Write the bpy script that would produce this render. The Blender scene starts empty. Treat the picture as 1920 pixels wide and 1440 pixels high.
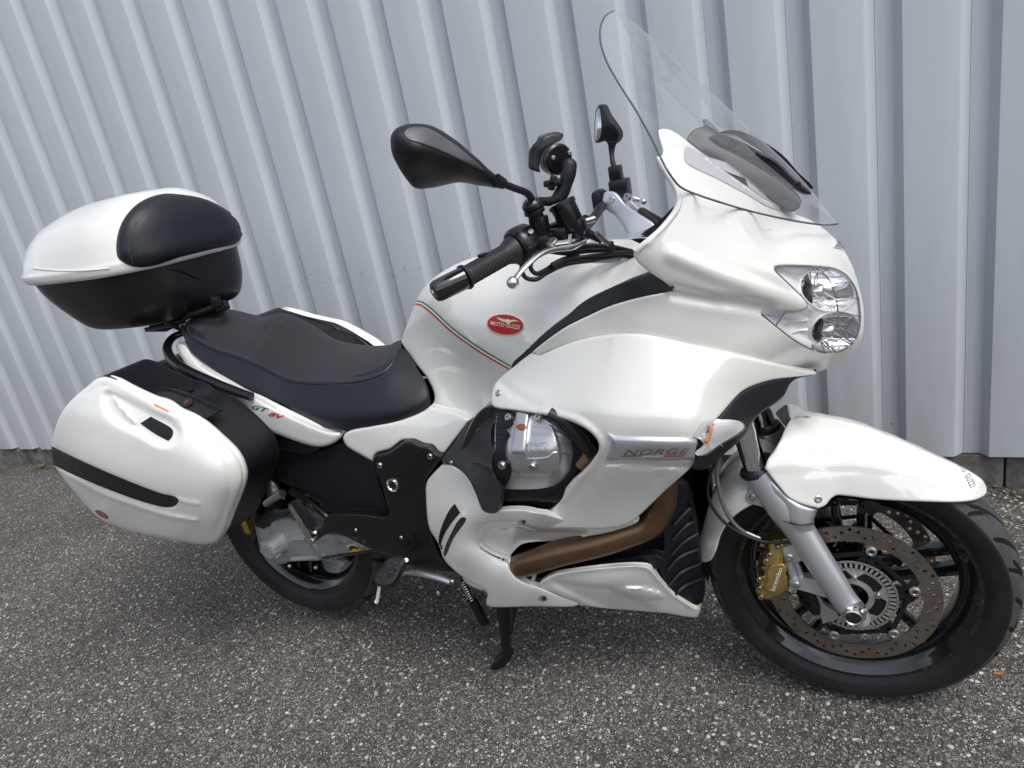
import bpy, math, random
import numpy as np
from mathutils import Vector, Matrix, geometry
from mathutils.bvhtree import BVHTree
random.seed(7); RNG = np.random.default_rng(7)
S = bpy.context.scene
COL = S.collection

# ------------------------------------------------------------ camera
FPX = 1284.4653
CAM = np.array([1.5082, -1.3765, 1.2711])
YAW, PITCH, ROLL = 0.4865, 0.3182, -0.2002
_f = np.array([-math.sin(YAW)*math.cos(PITCH), math.cos(YAW)*math.cos(PITCH), -math.sin(PITCH)])
_r = np.array([math.cos(YAW), math.sin(YAW), 0.0])
_u = np.cross(_r, _f)
CR = _r*math.cos(ROLL)+_u*math.sin(ROLL)
CU = _u*math.cos(ROLL)-_r*math.sin(ROLL)
CF = _f
cd = bpy.data.cameras.new('camera'); cam = bpy.data.objects.new('camera', cd); COL.objects.link(cam)
cd.sensor_width = 36.0; cd.lens = FPX/1920*36.0; cd.clip_start = 0.05; cd.clip_end = 2000
M = Matrix.Identity(4)
for i in range(3):
    M[i][0] = CR[i]; M[i][1] = CU[i]; M[i][2] = -CF[i]; M[i][3] = CAM[i]
cam.matrix_world = M
S.camera = cam

# ------------------------------------------------------------ light
SUN_EL, SUN_AZ = 58.0, 118.0       # azimuth: degrees clockwise from +Y (the wall side)
w = bpy.data.worlds.new('World'); S.world = w; w.use_nodes = True
nt = w.node_tree; nt.nodes.clear()
sky = nt.nodes.new('ShaderNodeTexSky'); sky.sky_type = 'NISHITA'; sky.sun_disc = False
sky.sun_elevation = math.radians(SUN_EL); sky.sun_rotation = math.radians(SUN_AZ)
sky.air_density = 1.0; sky.dust_density = 2.5; sky.ozone_density = 1.0
hs = nt.nodes.new('ShaderNodeHueSaturation'); hs.inputs['Saturation'].default_value = 0.42
bg = nt.nodes.new('ShaderNodeBackground'); bg.inputs['Strength'].default_value = 0.15
wo = nt.nodes.new('ShaderNodeOutputWorld')
tcw = nt.nodes.new('ShaderNodeTexCoord'); mpw = nt.nodes.new('ShaderNodeMapping'); mpw.inputs['Scale'].default_value = (1, 1, 2.6)
nzw = nt.nodes.new('ShaderNodeTexNoise'); nzw.inputs['Scale'].default_value = 1.5; nzw.inputs['Detail'].default_value = 4; nzw.inputs['Roughness'].default_value = .52
rw_ = nt.nodes.new('ShaderNodeMapRange'); rw_.inputs[1].default_value = .40; rw_.inputs[2].default_value = .66; rw_.inputs[3].default_value = .68; rw_.inputs[4].default_value = 1.6
mw = nt.nodes.new('ShaderNodeMix'); mw.data_type = 'RGBA'; mw.blend_type = 'MULTIPLY'; mw.inputs['Factor'].default_value = 1
nt.links.new(tcw.outputs['Generated'], mpw.inputs[0]); nt.links.new(mpw.outputs[0], nzw.inputs['Vector']); nt.links.new(nzw.outputs['Fac'], rw_.inputs[0])
nt.links.new(sky.outputs[0], hs.inputs['Color']); nt.links.new(hs.outputs[0], mw.inputs['A']); nt.links.new(rw_.outputs[0], mw.inputs['B']); nt.links.new(mw.outputs['Result'], bg.inputs[0]); nt.links.new(bg.outputs[0], wo.inputs[0])
sd = bpy.data.lights.new('sun', 'SUN'); sd.energy = 1.25; sd.angle = math.radians(28); sd.color = (1.0, 0.97, 0.93)
so = bpy.data.objects.new('sun', sd); COL.objects.link(so)
az, el = math.radians(SUN_AZ), math.radians(SUN_EL)
sdir = Vector((math.sin(az)*math.cos(el), math.cos(az)*math.cos(el), math.sin(el)))
so.rotation_euler = sdir.to_track_quat('Z', 'Y').to_euler()
S.view_settings.view_transform = 'Standard'; S.view_settings.look = 'None'
S.view_settings.exposure = 0.62; S.view_settings.gamma = 1.0; S.view_settings.use_curve_mapping = False
S.render.engine = 'CYCLES'

# ------------------------------------------------------------ geometry helpers
def ray(u, v):
    u = np.asarray(u, float); v = np.asarray(v, float)
    return CF + ((u-960)/FPX)[..., None]*CR - ((v-720)/FPX)[..., None]*CU
def P(u, v, y):
    """point of the bike whose lateral coordinate is y, seen at photo position (u, v)"""
    d = ray(u, v); y = np.asarray(y, float)
    return CAM + d*((y-CAM[1])/d[..., 1])[..., None]
def proj(X):
    d = np.atleast_2d(X)-CAM; z = d@CF
    return np.stack([960+FPX*(d@CR)/z, 720-FPX*(d@CU)/z], 1)

def crom(pts, n=8, closed=False, ds=None):
    """Catmull-Rom through rows of pts; an entry whose extra flag is 1 is a corner"""
    A = [np.array(p[0], float) for p in pts]; C = [p[1] for p in pts]
    N = len(A); out = []
    segs = N if closed else N-1
    for i in range(segs):
        p1, p2 = A[i], A[(i+1) % N]
        p0 = A[i-1] if (i > 0 or closed) and not C[i] else 2*p1-p2
        j = (i+2) % N
        p3 = A[j] if (i+2 < N or closed) and not C[(i+1) % N] else 2*p2-p1
        L = np.linalg.norm((p2-p1)[:2]) if ds else 0
        m = max(1, int(round(L/ds))) if ds else n
        # centripetal
        def kn(a, b): return max(np.linalg.norm(b-a), 1e-6)**0.5
        t0 = 0; t1 = t0+kn(p0, p1); t2 = t1+kn(p1, p2); t3 = t2+kn(p2, p3)
        for k in range(m):
            t = t1+(t2-t1)*k/m
            a1 = (t1-t)/(t1-t0)*p0+(t-t0)/(t1-t0)*p1
            a2 = (t2-t)/(t2-t1)*p1+(t-t1)/(t2-t1)*p2
            a3 = (t3-t)/(t3-t2)*p2+(t-t2)/(t3-t2)*p3
            b1 = (t2-t)/(t2-t0)*a1+(t-t0)/(t2-t0)*a2
            b2 = (t3-t)/(t3-t1)*a2+(t-t1)/(t3-t1)*a3
            out.append((t2-t)/(t2-t1)*b1+(t-t1)/(t2-t1)*b2)
    if not closed: out.append(A[-1])
    return np.array(out)
def curve2(pts, closed=True, ds=4.0):
    """pts (u, v) smooth or (u, v, 1) corner -> dense polyline"""
    return crom([((p[0], p[1]), len(p) > 2 and p[2]) for p in pts], closed=closed, ds=ds)
def curve3(pts, n=8):
    return crom([(tuple(p[:3]), False) for p in pts], n=n)

def inside(poly, q):
    x, y = q[:, 0], q[:, 1]; r = np.zeros(len(q), bool); n = len(poly)
    for i in range(n):
        x1, y1 = poly[i]; x2, y2 = poly[(i+1) % n]
        c = (y1 > y) != (y2 > y)
        with np.errstate(divide='ignore', invalid='ignore'):
            r ^= c & (x < (x2-x1)*(y-y1)/(y2-y1+1e-12)+x1)
    return r
def sdist(poly, q, closed=True):
    a = poly; b = np.roll(poly, -1, 0)
    if not closed: a, b = poly[:-1], poly[1:]
    best = np.full(len(q), 1e9)
    for p1, p2 in zip(a, b):
        d = p2-p1; L = d@d+1e-12
        t = np.clip(((q-p1)@d)/L, 0, 1)
        best = np.minimum(best, np.hypot(*(q-(p1+t[:, None]*d)).T))
    return best

class TPS:
    def __init__(s, pts, lam=0.0, sym=False):
        wt = [0.02 if len(p) > 3 or abs(p[2]) < 1e-6 else 1.0 for p in pts]
        pts = [tuple(p[:3]) for p in pts]
        if sym:
            ex = []
            for u, v, y in pts:
                if y < -0.004 and y > -sym:
                    w3 = P(u, v, y)*np.array([1, -1, 1]); q = proj(w3)[0]
                    ex.append((q[0], q[1], -y))
            pts = pts+ex; wt += [1.0]*len(ex)
        A = np.array(pts, float); s.c = A[:, :2].mean(0); s.k = 200.0
        X = (A[:, :2]-s.c)/s.k; n = len(X)
        K = s.phi(np.linalg.norm(X[:, None]-X[None], axis=2))+lam*np.diag(wt)
        Pm = np.c_[np.ones(n), X]
        L = np.zeros((n+3, n+3)); L[:n, :n] = K; L[:n, n:] = Pm; L[n:, :n] = Pm.T
        s.w = np.linalg.lstsq(L, np.r_[A[:, 2], 0, 0, 0], rcond=None)[0]; s.X = X
    def phi(s, r): return r*r*np.log(r+1e-9)
    def __call__(s, q):
        q = (np.atleast_2d(q)-s.c)/s.k
        return s.phi(np.linalg.norm(q[:, None]-s.X[None], axis=2))@s.w[:-3]+s.w[-3]+q@s.w[-2:]

def sstep(x): x = np.clip(x, 0, 1); return x*x*(3-2*x)
def ridge(line, width, h, closed=False):
    """bump (h>0 stands out) of half-width px along a polyline"""
    L = curve2(line, closed=closed, ds=6)
    return lambda q: -h*sstep(1-sdist(L, q, closed)/width)
def region(poly, h, blend):
    """area standing out by h (negative: sunk), edge blended over px"""
    L = curve2(poly, ds=6)
    def f(q):
        d = sdist(L, q)*np.where(inside(L, q), 1, -1)
        return -h*sstep(d/blend+0.5)
    return f
def fold(a, b, k, side=1):
    """bend of the surface along the line a-b, k metres per px on one side"""
    a = np.array(a, float); b = np.array(b, float); d = (b-a)/np.linalg.norm(b-a); nrm = np.array([-d[1], d[0]])*side
    def f(q):
        s = (q-a)@nrm; return k*0.5*(s+np.sqrt(s*s+36))
    return f

def triangulate(outline, holes=(), step=7.0, rw=0.0):
    pts = [outline]; edges = []; o = 0
    for lp in [outline]+list(holes):
        n = len(lp); edges += [(o+i, o+(i+1) % n) for i in range(n)]; o += n
    pts = [outline]+list(holes)
    allb = np.concatenate(pts)
    mn, mx = outline.min(0), outline.max(0)
    xs = np.arange(mn[0], mx[0]+step, step); ys = np.arange(mn[1], mx[1]+step, step*0.866)
    g = np.array([(x+(j % 2)*step*0.5, y) for j, y in enumerate(ys) for x in xs])
    g = g[inside(outline, g)]
    def bd(q):
        d = sdist(outline, q)
        for h in holes: d = np.minimum(d, sdist(h, q))
        return d
    for h in holes: g = g[~inside(h, g)]
    ex = []
    lim = step*0.5
    if rw > 0:
        for lp in pts:
            t = np.roll(lp, -1, 0)-np.roll(lp, 1, 0); t /= np.linalg.norm(t, axis=1)[:, None]+1e-9
            nn = np.c_[-t[:, 1], t[:, 0]]
            for fr in (0.12, 0.35, 0.65, 1.0):
                for sg in (1, -1):
                    q = lp+nn*sg*rw*fr
                    q = q[inside(outline, q)]
                    for h in holes: q = q[~inside(h, q)] if len(q) else q
                    if len(q): q = q[bd(q) > rw*fr*0.9]
                    if len(q): ex.append(q)
        lim = rw+step*0.4
    if len(g): g = g[bd(g) > lim]
    inner = np.concatenate([x for x in [g]+ex if len(x)]) if (len(g) or ex) else np.zeros((0, 2))
    V = np.concatenate([allb, inner])
    r = geometry.delaunay_2d_cdt([Vector(p) for p in V], edges, [], 0, 1e-4)
    vo = np.array([tuple(p) for p in r[0]]); F = np.array([f for f in r[2] if len(f) == 3])
    c = vo[F].mean(1); k = inside(outline, c)
    for h in holes: k &= ~inside(h, c)
    F = F[k]
    e = vo[F]; area = (e[:, 1, 0]-e[:, 0, 0])*(e[:, 2, 1]-e[:, 0, 1])-(e[:, 1, 1]-e[:, 0, 1])*(e[:, 2, 0]-e[:, 0, 0])
    F = F[abs(area) > 1e-3]; area = area[abs(area) > 1e-3]
    F[area < 0] = F[area < 0][:, ::-1]          # u right, v down: positive area = clockwise on screen
    F = F[:, ::-1]                               # front face towards the camera
    return vo, F
def bedges(F):
    from collections import Counter
    c = {}
    for f in F:
        for i in range(3):
            a, b = int(f[i]), int(f[(i+1) % 3]); c[(a, b)] = 1
    return [(a, b) for a, b in c if (b, a) not in c]

def link(name, verts, faces, mat, parent=None, smooth=40, loc=None):
    me = bpy.data.meshes.new(name)
    me.from_pydata([tuple(map(float, v)) for v in verts], [], [tuple(map(int, f)) for f in faces])
    if mat: me.materials.append(mat)
    me.validate(); me.update()
    if smooth:
        me.shade_smooth(); me.set_sharp_from_angle(angle=math.radians(smooth))
    o = bpy.data.objects.new(name, me); COL.objects.link(o)
    if parent is not None: o.parent = parent
    return o
GEO = {}; BV = {}
def solid(V2, F, V3, t, tdir=(0, 1, 0)):
    n = len(V3); back = V3+np.array(tdir)*t
    V = np.concatenate([V3, back]); FF = [tuple(f) for f in F]+[tuple(n+np.array(f)[::-1]) for f in F]
    for a, b in bedges(F): FF.append((b, a, a+n, b+n))
    return V, FF
def shell(name, outline, depth, mat, parent, t=0.006, holes=(), step=7.0, rw=3.0, rd=0.004, feats=(), mirror=True,
          sym=False, tdir=(0, 1, 0), center=False, smooth=38, lam=0.0, ds=4.0, label=None, limb=None):
    ol = curve2(outline, ds=ds); hs_ = [curve2(h, ds=ds) for h in holes]
    f = depth if callable(depth) else TPS(depth, lam=lam, sym=sym)
    V2, F = triangulate(ol, hs_, step, rw)
    y = f(V2)
    for g in feats: y = y+g(V2)
    if rw > 0:
        d = sdist(ol, V2)
        for h in hs_: d = np.minimum(d, sdist(h, V2))
        x = np.clip(1-d/rw, 0, 1)
        if center: x = x*sstep((-f(V2)-0.012)/0.02)   # no rounding along the centre line
        y = y+rd*(1-np.sqrt(np.maximum(1-x*x, 0)))
    if limb is not None:                      # the centre line itself lies exactly at y = 0
        LL = curve2(limb, closed=False, ds=3); k = np.array([np.argmin(((LL-q)**2).sum(1)) for q in V2]); dl = sdist(LL, V2, False)
        y = np.where(dl < 1.2, 0.0, y-f(LL)[k]*np.exp(-dl/14.0)); y = np.where((dl >= 1.2) & (y > -0.001), -0.001, y)
    elif center: y = np.where(y > -0.0015, 0.0, y)
    V3 = P(V2[:, 0], V2[:, 1], y)
    GEO[name] = (V3, F)
    V, FF = solid(V2, F, V3, t, tdir) if t else (V3, [tuple(q) for q in F])
    if center and mirror:
        # both halves in one mesh, welded along the centre line
        V3m = V3*np.array([1, -1, 1]); n = len(V3)
        idx = np.arange(n)+n; cz = abs(V3[:, 1]) < 1e-4; idx[cz] = np.arange(n)[cz]
        VV = np.concatenate([V3, V3m]); F2 = [tuple(q) for q in F]+[tuple(idx[list(q)][::-1]) for q in F]
        GEO[name] = (VV, np.array(F2))
        if t:
            be = [(a, b) for a, b in bedges(F) if abs(V3[a, 1]) > 1e-4 or abs(V3[b, 1]) > 1e-4]
            for sg in (1, -1):
                src = V3*np.array([1, sg, 1])
                for a, b in be:
                    o0 = len(VV); VV = np.concatenate([VV, [src[a], src[b], src[b]+np.array([0, sg*t, 0]), src[a]+np.array([0, sg*t, 0])]])
                    F2.append((o0+1, o0, o0+3, o0+2) if sg > 0 else (o0, o0+1, o0+2, o0+3))
        o = link(name, VV, F2, mat, parent, smooth)
        outs = [o]
    else:
        outs = [link(name, V, FF, mat, parent, smooth)]
        if mirror:
            Vm = V*np.array([1, -1, 1]); outs.append(link(name, Vm, [q[::-1] for q in FF], mat, parent, smooth))
    BV.pop(name, None)
    if label: outs[0]['label'] = label
    return outs[0] if len(outs) == 1 else outs

def bvh(name):
    if name not in BV:
        V, F = GEO[name]
        BV[name] = BVHTree.FromPolygons([Vector(v) for v in V], [tuple(map(int, f)) for f in F])
    return BV[name]
def cast(targets, u, v):
    """first hit from the lens side on built surfaces; returns point, normal"""
    d = Vector(ray(u, v)).normalized(); best = None
    for t in targets:
        h = bvh(t).ray_cast(Vector(CAM), d)
        if h[0] is not None and (best is None or h[3] < best[3]): best = h
    if best is None:
        # nearest point of the surface to the ray
        y = np.median(GEO[targets[0]][0][:, 1]); q = Vector(P(u, v, y)); h = bvh(targets[0]).find_nearest(q)
        return np.array(h[0]), np.array(h[1])
    n = np.array(best[1]);  n = n if n@np.array(d) < 0 else -n
    return np.array(best[0]), n
def decal(name, outline, targets, mat, parent, h=0.0008, t=0.0, step=6.0, rw=0.0, rd=0.0, holes=(), feats=None, closed_pts=None, mirror=False,
          smooth=38, ds=4.0, avg=True, ry=None):
    """piece laid on a built surface, standing h proud of it (rounded edge rw/rd), skirt t deep"""
    ol = curve2(outline, ds=ds); hs_ = [curve2(x, ds=ds) for x in holes]
    V2, F = triangulate(ol, hs_, step, rw)
    pp = [cast(targets, u, v) for u, v in V2]
    X = np.array([p[0] for p in pp]); N = np.array([p[1] for p in pp])
    if avg: 
        a = N.mean(0); N = N*0.3+a/np.linalg.norm(a)*0.7; N /= np.linalg.norm(N, axis=1)[:, None]
    d = sdist(ol, V2)
    for q in hs_: d = np.minimum(d, sdist(q, V2))
    hh = np.full(len(V2), h)
    if rw > 0: hh = hh-rd*(1-np.sqrt(np.maximum(1-np.clip(1-d/rw, 0, 1)**2, 0)))
    if feats: 
        for g in feats: hh = hh-g(V2)
    V3 = X+N*hh[:, None]
    GEO[name] = (V3, F); BV.pop(name, None)
    if t:
        n = len(V3); back = X-N*t*0.3 if h > 0.003 else V3-N*t
        V = np.concatenate([V3, back]); FF = [tuple(f) for f in F]+[(b, a2, a2+n, b+n) for a2, b in bedges(F)]
    else: V, FF = V3, [tuple(f) for f in F]
    o = link(name, V, FF, mat, parent, smooth)
    if mirror:
        link(name, V*np.array([1, -1, 1]), [q[::-1] for q in FF], mat, parent, smooth)
    return o

def axes(d):
    d = Vector(d).normalized(); a = Vector((0, 0, 1)) if abs(d.z) < 0.9 else Vector((1, 0, 0))
    x = d.cross(a).normalized(); return x, d.cross(x).normalized(), d
class MB:
    def __init__(s): s.v = []; s.f = []
    def add(s, V, F): o = len(s.v); s.v += [tuple(map(float, q)) for q in V]; s.f += [tuple(int(i)+o for i in q) for q in F]; return s
    def tube(s, path, r, n=12, cap=True, smoothn=0, flat=1.0):
        path = [np.array(p, float) for p in path]
        rr = list(r) if hasattr(r, '__len__') else [r]*len(path)
        if smoothn:
            A = crom([(tuple(p)+(q,), False) for p, q in zip(path, rr)], n=smoothn); path = [a[:3] for a in A]; rr = [a[3] for a in A]
        V = []; prevx = None
        for i, p in enumerate(path):
            d = path[min(i+1, len(path)-1)]-path[max(i-1, 0)]; d = d/(np.linalg.norm(d)+1e-12)
            if prevx is None: x = np.array(axes(d)[0])
            else: x = prevx-d*(prevx@d); x /= np.linalg.norm(x)+1e-12
            prevx = x; y = np.cross(d, x)
            for k in range(n):
                a = 2*math.pi*k/n; V.append(p+(x*math.cos(a)+y*math.sin(a)*flat)*rr[i])
        F = [(i*n+k, i*n+(k+1) % n, (i+1)*n+(k+1) % n, (i+1)*n+k) for i in range(len(path)-1) for k in range(n)]
        if cap: F += [tuple(range(n))[::-1], tuple((len(path)-1)*n+k for k in range(n))]
        return s.add(V, F)
    def lathe(s, prof, o, ax, n=48, arc=None, closed=False):
        """prof: (radius, along) pairs"""
        x, y, d = [np.array(q) for q in axes(ax)]; o = np.array(o, float); m = len(prof); V = []
        a0, a1 = arc or (0, 2*math.pi); nn = n if arc is None else n+1
        for k in range(nn):
            a = a0+(a1-a0)*k/n
            for (r, h) in prof: V.append(o+(x*math.cos(a)+y*math.sin(a))*r+d*h)
        F = []
        for k in range(n):
            k2 = (k+1) % nn if arc is None else k+1
            for i in range(m if closed else m-1):
                j = (i+1) % m
                F.append((k*m+i, k2*m+i, k2*m+j, k*m+j))
        return s.add(V, F)
    def cyl(s, a, b, r, r2=None, n=20, bev=0.0):
        a = np.array(a, float); b = np.array(b, float); L = np.linalg.norm(b-a); r2 = r if r2 is None else r2
        pr = [(0, 0), (r-bev, 0), (r, bev), (r2, L-bev), (r2-bev, L), (0, L)] if bev else [(0, 0), (r, 0), (r2, L), (0, L)]
        return s.lathe(pr, a, b-a, n)
    def box(s, c, size, rot=None, bev=0.0):
        sx, sy, sz = [q/2 for q in size]; R = np.array(rot) if rot is not None else np.eye(3)
        if bev <= 0:
            V = [(x*sx, y*sy, z*sz) for x in (-1, 1) for y in (-1, 1) for z in (-1, 1)]
            F = [(0, 1, 3, 2), (4, 6, 7, 5), (0, 4, 5, 1), (2, 3, 7, 6), (0, 2, 6, 4), (1, 5, 7, 3)]
        else:
            import bmesh
            bm = bmesh.new(); bmesh.ops.create_cube(bm, size=2.0)
            for q in bm.verts: q.co = Vector((q.co.x*sx, q.co.y*sy, q.co.z*sz))
            bmesh.ops.bevel(bm, geom=bm.edges[:], offset=bev, segments=2, affect='EDGES', profile=0.5)
            bm.verts.index_update()
            V = [tuple(q.co) for q in bm.verts]; F = [tuple(q.index for q in f.verts) for f in bm.faces]; bm.free()
        return s.add([R@np.array(q)+np.array(c) for q in V], F)
    def plate(s, poly3, off):
        """closed polygon of 3D points thickened by vector off"""
        n = len(poly3); A = np.array(poly3, float); B_ = A+np.array(off)
        return s.add(np.concatenate([A, B_]), [tuple(range(n)), tuple(range(n, 2*n))[::-1]]+[(i, i+n, (i+1) % n+n, (i+1) % n) for i in range(n)])
    def ball(s, c, r, n=14, sc=(1, 1, 1)):
        V = []; F = []
        for i in range(n//2+1):
            th = math.pi*i/(n//2)
            for k in range(n):
                ph = 2*math.pi*k/n; V.append((c[0]+sc[0]*r*math.sin(th)*math.cos(ph), c[1]+sc[1]*r*math.sin(th)*math.sin(ph), c[2]+sc[2]*r*math.cos(th)))
        for i in range(n//2):
            for k in range(n): F.append((i*n+k, (i+1)*n+k, (i+1)*n+(k+1) % n, i*n+(k+1) % n))
        return s.add(V, F)
    def mir(s):
        n = len(s.v); f0 = list(s.f)
        s.v += [(a, -b, c) for a, b, c in s.v[:n]]; s.f += [tuple(i+n for i in q)[::-1] for q in f0]; return s
    def build(s, name, mat, parent=None, smooth=38, mirror=False):
        import bmesh
        bm = bmesh.new(); vs = [bm.verts.new(q) for q in s.v]
        for f in s.f:
            q = []
            for i in f:
                if vs[i] not in q: q.append(vs[i])
            try: bm.faces.new(q)
            except ValueError: pass
        bmesh.ops.remove_doubles(bm, verts=bm.verts, dist=1e-6)
        bmesh.ops.recalc_face_normals(bm, faces=bm.faces)
        me = bpy.data.meshes.new(name); bm.to_mesh(me); bm.free()
        if mat: me.materials.append(mat)
        if smooth: me.shade_smooth(); me.set_sharp_from_angle(angle=math.radians(smooth))
        o = bpy.data.objects.new(name, me); COL.objects.link(o)
        if parent is not None: o.parent = parent
        A = np.array([v.co[:] for v in me.vertices]); T = []
        for p in me.polygons:
            vv = list(p.vertices); T += [(vv[0], vv[i], vv[i+1]) for i in range(1, len(vv)-1)]
        GEO[name] = (A, np.array(T)); BV.pop(name, None)
        if mirror:
            m2 = me.copy(); 
            for v in m2.vertices: v.co.y = -v.co.y
            m2.flip_normals(); o2 = bpy.data.objects.new(name, m2); COL.objects.link(o2)
            if parent is not None: o2.parent = parent
            return [o, o2]
        return o
def pl(pts): return [P(*p) for p in pts]
def empty(name, loc=(0, 0, 0)):
    o = bpy.data.objects.new(name, None); COL.objects.link(o); o.location = loc; o.empty_display_size = 0.1; return o
def tag(o, label, cat, group=None):
    o['label'] = label; o['category'] = cat
    if group: o['group'] = group
def text_mesh(txt, shear=0.0, bold=0.0, space=1.0):
    cu = bpy.data.curves.new('lettering', 'FONT'); cu.body = txt; cu.size = 1.0; cu.shear = shear; cu.offset = bold; cu.space_character = space
    cu.resolution_u = 3
    o = bpy.data.objects.new('lettering', cu); COL.objects.link(o)
    dg = bpy.context.evaluated_depsgraph_get(); me = bpy.data.meshes.new_from_object(o.evaluated_get(dg))
    V = np.array([v.co[:] for v in me.vertices]); F = [tuple(p.vertices) for p in me.polygons]
    bpy.data.objects.remove(o); bpy.data.meshes.remove(me)
    V[:, 0] -= V[:, 0].min(); W = V[:, 0].max(); V[:, 0] /= W
    V[:, 1] /= 0.70
    return V, F
def lettering(name, txt, a, b, up, targets, mat, parent, h=0.001, t=0.0, shear=0.0, bold=0.0, space=1.0, mirror=False):
    """a, b: photo positions of the baseline's ends; up: px vector of the capital height"""
    V, F = text_mesh(txt, shear, bold, space)
    a = np.array(a, float); b = np.array(b, float); up = np.array(up, float)
    q = a+V[:, :1]*(b-a)+V[:, 1:2]*up
    pp = [cast(targets, u, v) for u, v in q]
    X = np.array([p[0] for p in pp]); N = np.array([p[1] for p in pp]); nm = N.mean(0); nm /= np.linalg.norm(nm)
    X = X+nm*h
    if t:
        n = len(X); c = {}
        for f in F:
            for i in range(len(f)): c[(f[i], f[(i+1) % len(f)])] = 1
        FF = list(F)+[(p2, p1, p1+n, p2+n) for p1, p2 in c if (p2, p1) not in c]
        X = np.concatenate([X, X-nm*t]); F = FF
    return link(name, X, F, mat, parent, 0)

# ------------------------------------------------------------ materials
def mat(name, col=(0.5, 0.5, 0.5), rough=0.5, metal=0.0, coat=0.0, coat_r=0.03, spec=0.5, bump=None, var=None, rvar=None, sheen=0.0, trans=0.0, ior=1.45, aniso=0.0):
    m = bpy.data.materials.new(name); m.use_nodes = True; n = m.node_tree; b = n.nodes['Principled BSDF']; L = n.links
    b.inputs['Base Color'].default_value = (*col, 1); b.inputs['Roughness'].default_value = rough
    b.inputs['Metallic'].default_value = metal; b.inputs['Coat Weight'].default_value = coat; b.inputs['Coat Roughness'].default_value = coat_r
    b.inputs['Specular IOR Level'].default_value = spec; b.inputs['Sheen Weight'].default_value = sheen
    b.inputs['Transmission Weight'].default_value = trans; b.inputs['IOR'].default_value = ior; b.inputs['Anisotropic'].default_value = aniso
    tc = n.nodes.new('ShaderNodeTexCoord')
    def noise(scale, detail=4, rough_=0.6):
        x = n.nodes.new('ShaderNodeTexNoise'); x.inputs['Scale'].default_value = scale; x.inputs['Detail'].default_value = detail
        x.inputs['Roughness'].default_value = rough_; L.new(tc.outputs['Object'], x.inputs['Vector']); return x
    if var:                      # (scale, colour2, low, high)
        x = noise(var[0]); r = n.nodes.new('ShaderNodeMapRange'); r.inputs['From Min'].default_value = var[2]; r.inputs['From Max'].default_value = var[3]
        L.new(x.outputs['Fac'], r.inputs['Value'])
        mx = n.nodes.new('ShaderNodeMix'); mx.data_type = 'RGBA'; mx.inputs['A'].default_value = (*col, 1); mx.inputs['B'].default_value = (*var[1], 1)
        L.new(r.outputs[0], mx.inputs['Factor']); L.new(mx.outputs['Result'], b.inputs['Base Color'])
    if rvar:                     # (scale, rough low, rough high)
        x = noise(rvar[0]); r = n.nodes.new('ShaderNodeMapRange'); r.inputs['From Min'].default_value = 0.3; r.inputs['From Max'].default_value = 0.7
        r.inputs['To Min'].default_value = rvar[1]; r.inputs['To Max'].default_value = rvar[2]
        L.new(x.outputs['Fac'], r.inputs['Value']); L.new(r.outputs[0], b.inputs['Roughness'])
    if bump:                     # (scale, strength, distance)
        x = noise(bump[0], 3); bp = n.nodes.new('ShaderNodeBump'); bp.inputs['Strength'].default_value = bump[1]; bp.inputs['Distance'].default_value = bump[2]
        L.new(x.outputs['Fac'], bp.inputs['Height']); L.new(bp.outputs[0], b.inputs['Normal'])
    return m
PAINT = mat('pearl_white_paint', (0.66, 0.66, 0.63), 0.42, 0.0, 1.0, 0.012, 0.3, bump=(900, 0.03, 0.0003))
PAINT.node_tree.nodes['Principled BSDF'].inputs['Coat IOR'].default_value = 1.8
SATIN = mat('pannier_white_paint', (0.67, 0.67, 0.64), 0.36, 0.0, 0.35, 0.12, bump=(700, 0.06, 0.0004))
BLKG = mat('gloss_black', (0.010, 0.010, 0.012), 0.08, 0, 0.6, 0.02)
BLK = mat('black_plastic', (0.008, 0.009, 0.012), 0.40, spec=0.32, bump=(1500, 0.25, 0.0006), rvar=(30, 0.36, 0.5))
BLKS = mat('satin_black_paint', (0.006, 0.006, 0.0075), 0.27, spec=0.5, bump=(1200, 0.1, 0.0004))
GRYP = mat('dark_grey_plastic', (0.018, 0.019, 0.024), 0.5, bump=(1500, 0.3, 0.0006))
FAB = mat('seat_fabric', (0.016, 0.0165, 0.022), 0.85, spec=.3, sheen=0.08, bump=(1400, 0.6, 0.0012), var=(500, (0.024, 0.0245, 0.031), 0.35, 0.65))
VIN = mat('seat_vinyl', (0.009, 0.011, 0.016), 0.42, spec=.4, bump=(1100, 0.35, 0.0009))
STITCH = mat('grey_thread', (0.10, 0.10, 0.12), 0.8)
SILV = mat('silver_paint', (0.56, 0.58, 0.62), 0.36, 0.75, 0.4, 0.08, bump=(1500, 0.1, 0.0004))
ALU = mat('cast_aluminium', (0.50, 0.51, 0.53), 0.33, 0.85, bump=(1600, 0.12, 0.0003))
DRIV = mat('grey_engine_paint', (0.30, 0.32, 0.33), 0.5, 0.25, bump=(260, 0.35, 0.0012), var=(14, (0.24, 0.25, 0.25), 0.35, 0.75))
POL = mat('polished_aluminium', (0.72, 0.72, 0.72), 0.22, 1.0, rvar=(120, 0.16, 0.3))
CHR = mat('chrome', (0.75, 0.76, 0.78), 0.05, 1.0)
STEEL = mat('bright_steel', (0.52, 0.52, 0.51), 0.27, 1.0)
BOLT = mat('zinc_bolt', (0.46, 0.45, 0.42), 0.35, 1.0)
GOLD = mat('gold_caliper', (0.52, 0.37, 0.12), 0.36, 0.85, bump=(900, 0.2, 0.0006))
BRON = mat('bronze_exhaust', (0.20, 0.118, 0.064), 0.33, 0.85, var=(5, (0.11, 0.07, 0.048), 0.45, 0.72), rvar=(9, 0.30, 0.38))
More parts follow.
